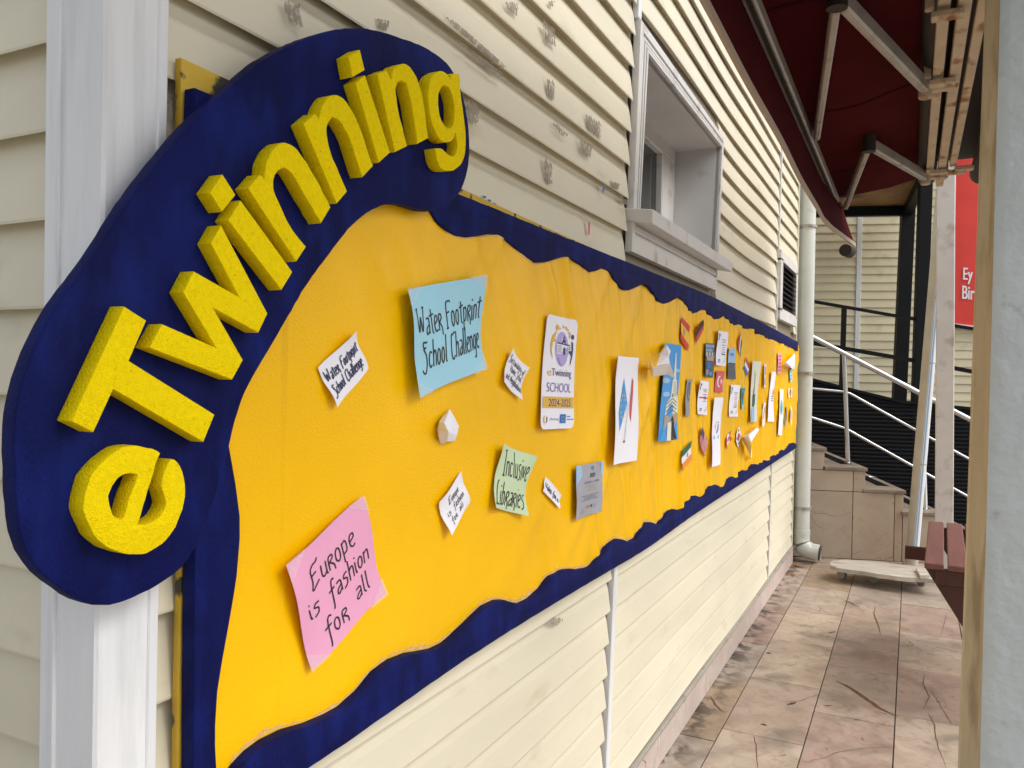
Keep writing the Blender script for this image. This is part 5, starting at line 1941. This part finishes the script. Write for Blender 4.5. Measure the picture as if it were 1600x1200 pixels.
st = thing('staircase', 'beige marble staircase with black grip strips behind the downpipe', 'staircase', SP(0.3, 0.5, 0))
SW = 1.75
steps = []
for (pl, pr, ptop) in ((1225, 1292, 697.5), (1288, 1356, 729), (1349, 1416, 764), (1408, 1462, 799)):
    a0, z_ = sc(onS(pl, ptop))
    a1, _ = sc(onS(pr, ptop))
    steps.append([a0, a1, z_])
rise = (steps[0][2] - steps[3][2]) / 3
run = steps[2][1] - steps[1][1]
steps[3][1] = steps[2][1] + run
for k in range(4, 7):
    z_ = steps[3][2] - rise * (k - 3)
    if z_ > 0.04:
        steps.append([steps[3][0] + run * (k - 3), steps[3][1] + run * (k - 3), z_])
steps[0][0] -= 1.2
for i, (a0, a1, z_) in enumerate(steps):
    mb = MB()
    sbox(mb, a0 + 0.004, a1, 0, SW, z_ - 0.032, z_)
    t_ = mb.build('tread', M_TREAD, st, bevel=0.004)
    mb = MB()
    sbox(mb, a1 - 0.17, a1 - 0.07, 0.28, SW - 0.1, z_ + 0.0005, z_ + 0.004)
    mb.build('grip_strip', M_BLACKGRIP, t_)
    mb = MB()
    lo = steps[i + 1][2] if i + 1 < len(steps) else 0.0
    sbox(mb, a1 - 0.035, a1 - 0.015, 0.02, SW - 0.02, lo + 0.001, z_ - 0.033)
    mb.build('riser', M_STONE, st)
# side cladding panels
def spanel(a0, a1, z0, z1):
    mb = MB()
    sbox(mb, a0 + 0.003, a1 - 0.003, 0.018, 0.04, z0 + 0.003, z1 - 0.003)
    mb.build('side_panel', M_STONE, st, bevel=0.002)
zz = [s_[2] - 0.032 for s_ in steps]
b0, b1, b2, b3 = steps[0][1] - 0.02, steps[1][1] - 0.02, steps[2][1] - 0.02, steps[3][1] - 0.02
am = sc(onS(1333, 800))[0]
spanel(steps[0][0], b0, zz[1] + 0.0, zz[0])
spanel(steps[0][0], b0 - 0.17, 0.0, zz[1])
spanel(b0 - 0.17, am, zz[2], zz[1])
spanel(am, b1, zz[2], zz[1])
spanel(b0 - 0.17, am, 0.0, zz[2])
spanel(am, b2 - 0.07, 0.0, zz[2])
spanel(b2 - 0.07, b2, 0.0, zz[2])
spanel(b2, b3, 0.0, zz[3])
for i in range(4, len(steps)):
    spanel(steps[i - 1][1] - 0.02, steps[i][1] - 0.02, 0.0, zz[i])
mb = MB()
for i, (a0, a1, z_) in enumerate(steps):
    prev = steps[i - 1][1] - 0.03 if i else a0
    sbox(mb, prev, a1 - 0.036, 0.03, SW - 0.02, 0.0, z_ - 0.034)
mb.build('stair_core', M_GROUT, st)
mb = MB()
c_ = onZ(1359, 746, steps[2][2])
mb.add([c_ + Vector((0, 0, 0.002)), c_ + Vector((0.05, 0.01, 0.01)), c_ + Vector((0.07, -0.05, 0.004)), c_ + Vector((0.02, -0.06, 0.015))], [(0, 1, 2, 3)])
tag(mb.build('paper_scrap', M_PAPER), 'small white paper scrap lying on a stair tread', 'litter')

# stainless handrail
hr = thing('handrail', 'stainless steel handrail running down beside the stairs', 'handrail', SP(0.3, 0.3, 0.8))
def rail_k(px, py, z):
    return (onZ(px, py, z) - S0).dot(SN)
KR = rail_k(1325, 724, steps[1][2])
def rail_pts(pxs):
    return [onS(px, py, KR) for px, py in pxs]
mb = MB()
mb.tube(rail_pts([(1240, 512), (1268, 526), (1436, 614), (1600, 700)]), 0.0245, 16)
mb.build('top_rail', M_STEEL, hr, smooth=0.8)
mb = MB()
mb.tube(rail_pts([(1240, 605), (1268, 607), (1318, 612), (1328, 615), (1440, 677), (1600, 764)]), 0.0125, 12)
mb.build('middle_rail', M_STEEL, hr, smooth=0.8)
mb = MB()
mb.tube(rail_pts([(1240, 643), (1267, 652), (1320, 669), (1440, 736), (1600, 824)]), 0.0125, 12)
mb.build('middle_rail', M_STEEL, hr, smooth=0.8)
for (pb_, pt2, zs) in (((1325, 724), (1319, 553), steps[1][2]), ((1446, 796), (1440, 618), steps[3][2])):
    a = onZ(pb_[0], pb_[1], zs)
    b_ = onS(pt2[0], pt2[1], KR)
    b_ = Vector((a.x + (b_.x - a.x) * 1.0, a.y + (b_.y - a.y) * 1.0, b_.z))
    mb = MB()
    mb.tube([a, a + Vector((0, 0, 0.006)), a + Vector((0, 0, 0.012))], [0.042, 0.042, 0.03], 16)
    mb.tube([a, b_], 0.0205, 14)
    mb.build('rail_post', M_STEEL, hr, smooth=0.8)

# ================================================================== RAMP with black ribbed cladding and black railing
KP = 1.92
rp = thing('access_ramp', 'ramp with black ribbed cladding and thin black railing behind stairs', 'ramp', SP(0.3, KP, 0))
top = [sc(onS(px, py, KP)) for px, py in ((1200, 580), (1265, 594), (1331, 611), (1410, 630), (1515, 640), (1640, 652))]
vs_, fs_ = [], []
for (a, z) in top:
    vs_ += [SP(a, KP + 0.02, 0), SP(a, KP + 0.02, z), SP(a, KP + 1.3, z), SP(a, KP + 1.3, 0)]
for i in range(len(top) - 1):
    for j in range(4):
        fs_.append((i * 4 + j, i * 4 + (j + 1) % 4, (i + 1) * 4 + (j + 1) % 4, (i + 1) * 4 + j))
fs_ += [(0, 1, 2, 3), tuple((len(top) - 1) * 4 + j for j in range(4))]
obj('ramp_body', vs_, fs_, M_CLAD, rp)
def top_z(a):
    for i in range(len(top) - 1):
        if top[i][0] <= a <= top[i + 1][0]:
            f = (a - top[i][0]) / (top[i + 1][0] - top[i][0])
            return top[i][1] + (top[i + 1][1] - top[i][1]) * f
    return top[-1][1]
z = 0.04
while z < 1.75:
    amax = top[-1][0]
    amin = top[0][0]
    if z > top[-1][1]:                                  # the top slopes down to the right
        for q in range(200):
            a = top[0][0] + (top[-1][0] - top[0][0]) * q / 199
            if top_z(a) < z + 0.03:
                amax = a
                break
    if amax - amin > 0.05:
        mb = MB()
        sbox(mb, amin, amax, KP, KP + 0.0195, z, z + 0.026)
        mb.build('cladding_rib', M_CLAD, rp, bevel=0.006)
    z += 0.045
mb = MB()
for i in range(len(top) - 1):
    mb.bar(SP(top[i][0], KP + 0.02, top[i][1] + 0.016), SP(top[i + 1][0], KP + 0.02, top[i + 1][1] + 0.016), 0.07, 0.03)
mb.build('top_trim', M_BLACK, rp)
for pts, w in (([(1230, 466), (1270, 471), (1437, 500), (1620, 530)], 0.035), ([(1230, 529), (1270, 536), (1437, 565), (1620, 600)], 0.045)):
    q = [onS(px, py, KP + 0.05) for px, py in pts]
    mb = MB()
    for i in range(len(q) - 1):
        mb.bar(q[i], q[i + 1], w, w)
    mb.build('rail', M_BLACK, rp)
for (x_, y0_, y1_) in ((1318, 606, 480),):
    a, b_ = onS(x_ - 3, y0_, KP + 0.05), onS(x_ + 1, y1_, KP + 0.05)
    mb = MB()
    mb.bar(a, b_, 0.05, 0.05, SN)
    mb.build('rail_post', M_BLACK, rp)

# porch over the ramp: plywood ceiling on black steel
pc_ = thing('porch_canopy', 'black steel porch with plywood ceiling over the ramp', 'canopy', SP(0.6, KP + 1, 0))
ZP = onS(1440, 268, KP).z
a1_ = sc(onS(1452, 280, KP))[0]
KF = 4.25
a2_ = sc(onS(1424, 318, KF - 0.45))[0]
aF = a2_ + (a2_ - a1_) / (KF - 0.45 - KP) * 0.45


def quad_slab(mb, pts, z0, z1):
    mb.hexa([SP(a, k, z0) for a, k in pts] + [SP(a, k, z1) for a, k in pts])


mb = MB()
quad_slab(mb, [(-1.6, KP - 0.05), (a1_ - 0.02, KP - 0.05), (aF - 0.02, KF), (-1.6, KF)], ZP, ZP + 0.03)
mb.build('ceiling', M_PLY, pc_)
mb = MB()
quad_slab(mb, [(-1.7, KP - 0.1), (a1_ + 0.02, KP - 0.1), (aF + 0.02, KF), (-1.7, KF)], ZP + 0.05, ZP + 0.08)
mb.build('roof_sheet', M_BLACK, pc_)
mb = MB()
sbox(mb, -1.6, a2_ - 0.1, KF - 0.50, KF - 0.42, ZP - 0.13, ZP - 0.001)
mb.build('beam', M_BLACK, pc_)
mb = MB()
mb.bar(SP(a1_ - 0.05, KP, ZP - 0.066), SP(a2_ - 0.05, KF - 0.45, ZP - 0.066), 0.10, 0.13)
mb.build('beam', M_BLACK, pc_)
for (pa, pb2, k, w) in (((1446, 282), (1434, 640), KP + 0.06, 0.13), ((1419, 318), (1404, 640), KF - 0.45, 0.16)):
    a, b_ = onS(*pa, k), onS(*pb2, k)
    f = (b_ - a) / (b_.z - a.z)
    q0 = a + f * (0.0 - a.z)
    q1 = a + f * (ZP - a.z)
    mb = MB()
    mb.bar(q0, q1, w, w * 0.8, SN)
    mb.build('post', M_BLACK, pc_, bevel=0.004)

# ================================================================== FAR BUILDING with its boards, white strip and banner
KW = 4.45
fbd = thing('far_building', 'far cream clapboard wall behind the ramp', 'building', SP(0.5, KW + 0.2, 0))
FA0, FA1 = -3.0, 5.0
mb = MB()
sbox(mb, FA0, FA1, KW + 0.02, KW + 0.3, 0, 6.0)
mb.build('wall_core', M_CORE, fbd)
as1 = sc(onS(1341, 460, KW))[0]
CF = 0.119
z = 0.9
while z < 5.9:
    for (a0, a1) in ((FA0, as1 - 0.03), (as1 + 0.03, FA1)):
        vs_ = []
        for a in (a0, a1):
            for (k, zz_) in ((0.016, z + CF + 0.01), (0.0, z + 0.004), (0.0015, z), (0.016, z)):
                vs_.append(SP(a, KW + k, zz_))
        obj('siding_board', vs_, [(0, 4, 5, 1), (1, 5, 6, 2), (2, 6, 7, 3), (0, 1, 2, 3), (4, 7, 6, 5)], M_SIDEFAR, fbd)
    z += CF
mb = MB()
sbox(mb, as1 - 0.032, as1 + 0.032, KW - 0.008, KW + 0.02, 0, 6.0)
mb.build('joint_strip', M_WHITE, fbd, bevel=0.003)

# banner hanging in front of that wall
bq = [onS(px, py, KW - 0.06) for px, py in ((1492, 215), (1680, 190), (1680, 530), (1487, 508))]
vs_, fs_ = [], []
NB = 20
def ban(u, v, off=0.0):
    q = bq[0].lerp(bq[1], u).lerp(bq[3].lerp(bq[2], u), v)
    return q - SN * (0.015 * math.sin(u * 9 + v * 3) + 0.008 * noise.noise((u * 6, v * 6, 0)) + off)
for j in range(NB + 1):
    for i in range(NB + 1):
        vs_.append(ban(i / NB, j / NB))
for j in range(NB):
    for i in range(NB):
        a = j * (NB + 1) + i
        fs_.append((a, a + NB + 1, a + NB + 2, a + 1))
bnr = obj('banner', vs_, fs_, M_BANNER, None, smooth=3.0)
tag(bnr, 'red banner with white words hanging on the far wall', 'banner')
pv, pf = [], []
bw, bh = (bq[1] - bq[0]).length, (bq[3] - bq[0]).length
for txt, px0, px1, pbase, hpx in (('Ey', 1505.5, 1520.5, 436, 19), ('Bir', 1504.5, 1524.0, 466, 21)):
    vv, ff = text_polys(txt)
    x0, x1 = min(v[0] for v in vv), max(v[0] for v in vv)
    for dx in (-0.03, 0.0, 0.03):
        n = len(pv)
        for (x, y) in vv:
            px = px0 + (px1 - px0) * (x - x0 + dx) / (x1 - x0)
            py = pbase - hpx * y / 0.70
            u = (px - 1489) / (1680 - 1489)
            v = (py - 212) / (509 - 212)
            pv.append(ban(u, v, 0.012 + dx * 0.02))
        for f in ff:
            pf.append([n + i for i in f])
obj('lettering', pv, pf, C_WHITE, bnr)
mb = MB()
mb.bar(ban(0, 1, 0) , ban(1, 1, 0), 0.03, 0.05)
mb.build('bottom_rod', C_WHITE, bnr)
mb = MB()
for i in range(NB):
    mb.bar(ban(0.0, i / NB, 0.004), ban(0.0, (i + 1) / NB, 0.004), 0.03, 0.01, SN)
mb.build('white_edge', C_WHITE, bnr)

# ================================================================== LEANING PIPE, TABLE, DOLLY, LEAVES
lp0, lp1 = onS(1424, 872, -0.10), onX(1474, 295, 7.74)
lp0.z = 0.0
lo_ = lp0.copy()
lpt = thing('leaning_pole', 'pale plastic pole with blue stripes leaning beside the white post', 'pole', (lo_.x, lo_.y, 0))
mb = MB()
mb.tube([lp0, lp0.lerp(lp1, 0.5), lp1], 0.054, 20)
pole = mb.build('pipe', M_CAMPIPE, lpt, smooth=0.8)
dv = (lp1 - lp0).normalized()
tocam = (CAM - (lp0 + lp1) / 2)
tocam = (tocam - dv * tocam.dot(dv)).normalized()
sdv = dv.cross(tocam).normalized()
if sdv.y > 0:
    sdv = -sdv
def pole_strip(a0, a1, m, r, nm):
    mb = MB()
    n = 6
    v_, f_ = [], []
    for e in (lp0 + (lp1 - lp0) * 0.02, lp1 - (lp1 - lp0) * 0.02):
        for k in range(n + 1):
            a = a0 + (a1 - a0) * k / n
            v_.append(e + (tocam * math.cos(a) + sdv * math.sin(a)) * r)
    for k in range(n):
        f_.append((k, k + 1, n + 1 + k + 1, n + 1 + k))
    obj(nm, v_, f_, m, pole, smooth=1.0)
pole_strip(0.10, 1.35, M_STRIPEW, 0.0546, 'white_wrap')
for a in (0.18, 0.42, 0.55):
    pole_strip(a, a + 0.07, M_STRIPE, 0.0552, 'blue_stripe')
for f in (0.28, 0.55, 0.72):
    q = lp0.lerp(lp1, f)
    mb = MB()
    mb.tube([q - dv * 0.006, q + dv * 0.006], 0.0556, 20)
    mb.build('band', M_CAMPIPE, pole, smooth=0.8)

TZ = 0.74
tb = thing('picnic_table', 'red-brown slatted wooden table beside the column', 'table', (4.9, -1.4, 0))
q0, q1 = onZ(1444.4, 879, TZ), onZ(1451, 814.5, TZ)
q2, q3 = onZ(1475, 883, TZ), onZ(1474.7, 815.8, TZ)
td = ((q1 - q0).normalized() + (q3 - q2).normalized()).normalized()
ts = Vector((td.y, -td.x, 0))                       # to the right
wS = (q2 - q0).dot(ts)
LS = ((q1 - q0).length + (q3 - q2).length) / 2
gap = 0.016
def TP(s_, l_, z_):
    q = q0 + ts * s_ + td * l_
    return Vector((q.x, q.y, z_))
def tbox(mb, s0, s1, l0, l1, z0, z1):
    mb.hexa([TP(s0, l0, z0), TP(s1, l0, z0), TP(s1, l1, z0), TP(s0, l1, z0), TP(s0, l0, z1), TP(s1, l0, z1), TP(s1, l1, z1), TP(s0, l1, z1)])
for k in range(6):
    mb = MB()
    s0 = k * (wS + gap)
    tbox(mb, s0, s0 + wS, 0.0, LS, TZ - 0.03, TZ)
    mb.build('slat', M_WOODRED, tb, bevel=0.004)
tot = 6 * (wS + gap) - gap
for l0 in (0.012, LS - 0.06):
    mb = MB()
    tbox(mb, 0.05, tot - 0.012, l0, l0 + 0.018, TZ - 0.105, TZ - 0.031)
    mb.build('apron', M_WOODDARK, tb, bevel=0.003)
    for sg in (0, 1):
        mb = MB()
        a = 0.03 if sg == 0 else tot - 0.03
        b_ = 0.30 if sg == 0 else tot - 0.30
        c_ = l0 + 0.04
        if sg == 0:
            pts4 = [(0.004, TZ - 0.032), (0.42, TZ - 0.032), (0.58, 0.0), (0.445, 0.0)]
        else:
            pts4 = [(tot - 0.004, TZ - 0.032), (tot - 0.30, TZ - 0.032), (tot - 0.02, 0.0), (tot + 0.09, 0.0)]
        mb.hexa([TP(s_, c_ - 0.02, z_) for s_, z_ in pts4] + [TP(s_, c_ + 0.015, z_) for s_, z_ in pts4])
        mb.build('leg', M_WOODDARK, tb)
mb = MB()
tbox(mb, -0.13, 0.03, LS - 0.10, LS - 0.065, 0.50, 0.58)
mb.build('side_bracket', M_WOODDARK, tb)

dl = thing('dolly', 'weathered wooden plank dolly on casters by the stairs', 'dolly', onZ(1376, 903, 0))
DZ = 0.125
dq = [onZ(px, py, DZ) for px, py in ((1297.5, 877), (1318, 874.5), (1360, 876), (1446, 886), (1458, 905), (1430, 903), (1400, 901), (1352, 893), (1312, 888), (1298, 884))]
rag = []
for i, q in enumerate(dq):
    q2_ = dq[(i + 1) % len(dq)]
    for k in range(5):
        w_3 = q.lerp(q2_, k / 5)
        rag.append(w_3 + Vector((noise.noise((w_3.x * 14, w_3.y * 14, 0)), noise.noise((w_3.x * 14, w_3.y * 14, 5)), 0)) * 0.022)
dq = rag
n = len(dq)
vs_ = [q + Vector((0, 0, 0)) for q in dq] + [q - Vector((0, 0, 0.032)) for q in dq]
fs_ = [tuple(range(n)), tuple(range(2 * n - 1, n - 1, -1))] + [(i, n + i, n + (i + 1) % n, (i + 1) % n) for i in range(n)]
obj('plank', vs_, fs_, M_PLANK, dl)
bq_ = [onZ(px, py, DZ + 0.026) for px, py in ((1431, 887), (1442, 888), (1452, 899), (1438, 899))]
vs_ = bq_ + [q - Vector((0, 0, 0.0255)) for q in bq_]
obj('batten', vs_, [(0, 1, 2, 3), (7, 6, 5, 4)] + [(i, 4 + i, 4 + (i + 1) % 4, (i + 1) % 4) for i in range(4)], M_PLANK, dl)
for px, py in ((1366, 893), (1316, 886), (1440, 897), (1425, 886)):
    c_ = onZ(px, py, DZ - 0.03)
    mb = MB()
    mb.tube([Vector((c_.x - 0.012, c_.y + 0.008, 0.038)), Vector((c_.x + 0.012, c_.y - 0.008, 0.038))], 0.038, 16)
    ca_ = mb.build('caster', M_CASTER, dl, smooth=0.7)
    mb = MB()
    mb.bar((c_.x, c_.y, 0.04), (c_.x, c_.y, DZ - 0.033), 0.05, 0.03)
    mb.build('fork', M_CASTER, ca_)

rr_ = random.Random(3)
for k, (px, py, col_) in enumerate(((1236, 897, 0), (1247, 884, 0), (1231, 898, 1), (1243, 882, 1), (1251, 886, 0), (1240, 899, 1))):
    c_ = onZ(px, py, 0.004)
    a = rr_.uniform(0, 6.28)
    L_ = rr_.uniform(0.03, 0.055)
    v_ = []
    for t_, w_2, h_ in ((-1, 0, 0), (-0.4, .38, .006), (0.3, .32, .01), (1, 0, .004), (0.3, -.32, .012), (-0.4, -.38, .004)):
        x_, y_ = t_ * L_, w_2 * L_
        v_.append((c_.x + x_ * math.cos(a) - y_ * math.sin(a), c_.y + x_ * math.sin(a) + y_ * math.cos(a), 0.002 + h_))
    o = obj('dry_leaf', v_, [(0, 1, 5), (1, 2, 4, 5), (2, 3, 4)], M_LEAF)
    tag(o, ('rust-brown leaf scrap against the skirting before the downpipe', 'leaf scrap under the downpipe elbow, against the wall', 'leftmost leaf scrap on the tiles by the skirting', 'curled leaf scrap tucked behind the downpipe elbow', 'leaf scrap lying right below the downpipe mouth', 'leaf scrap nearest the camera in front of the downpipe')[k], 'leaf', 'dry leaves at the wall foot')
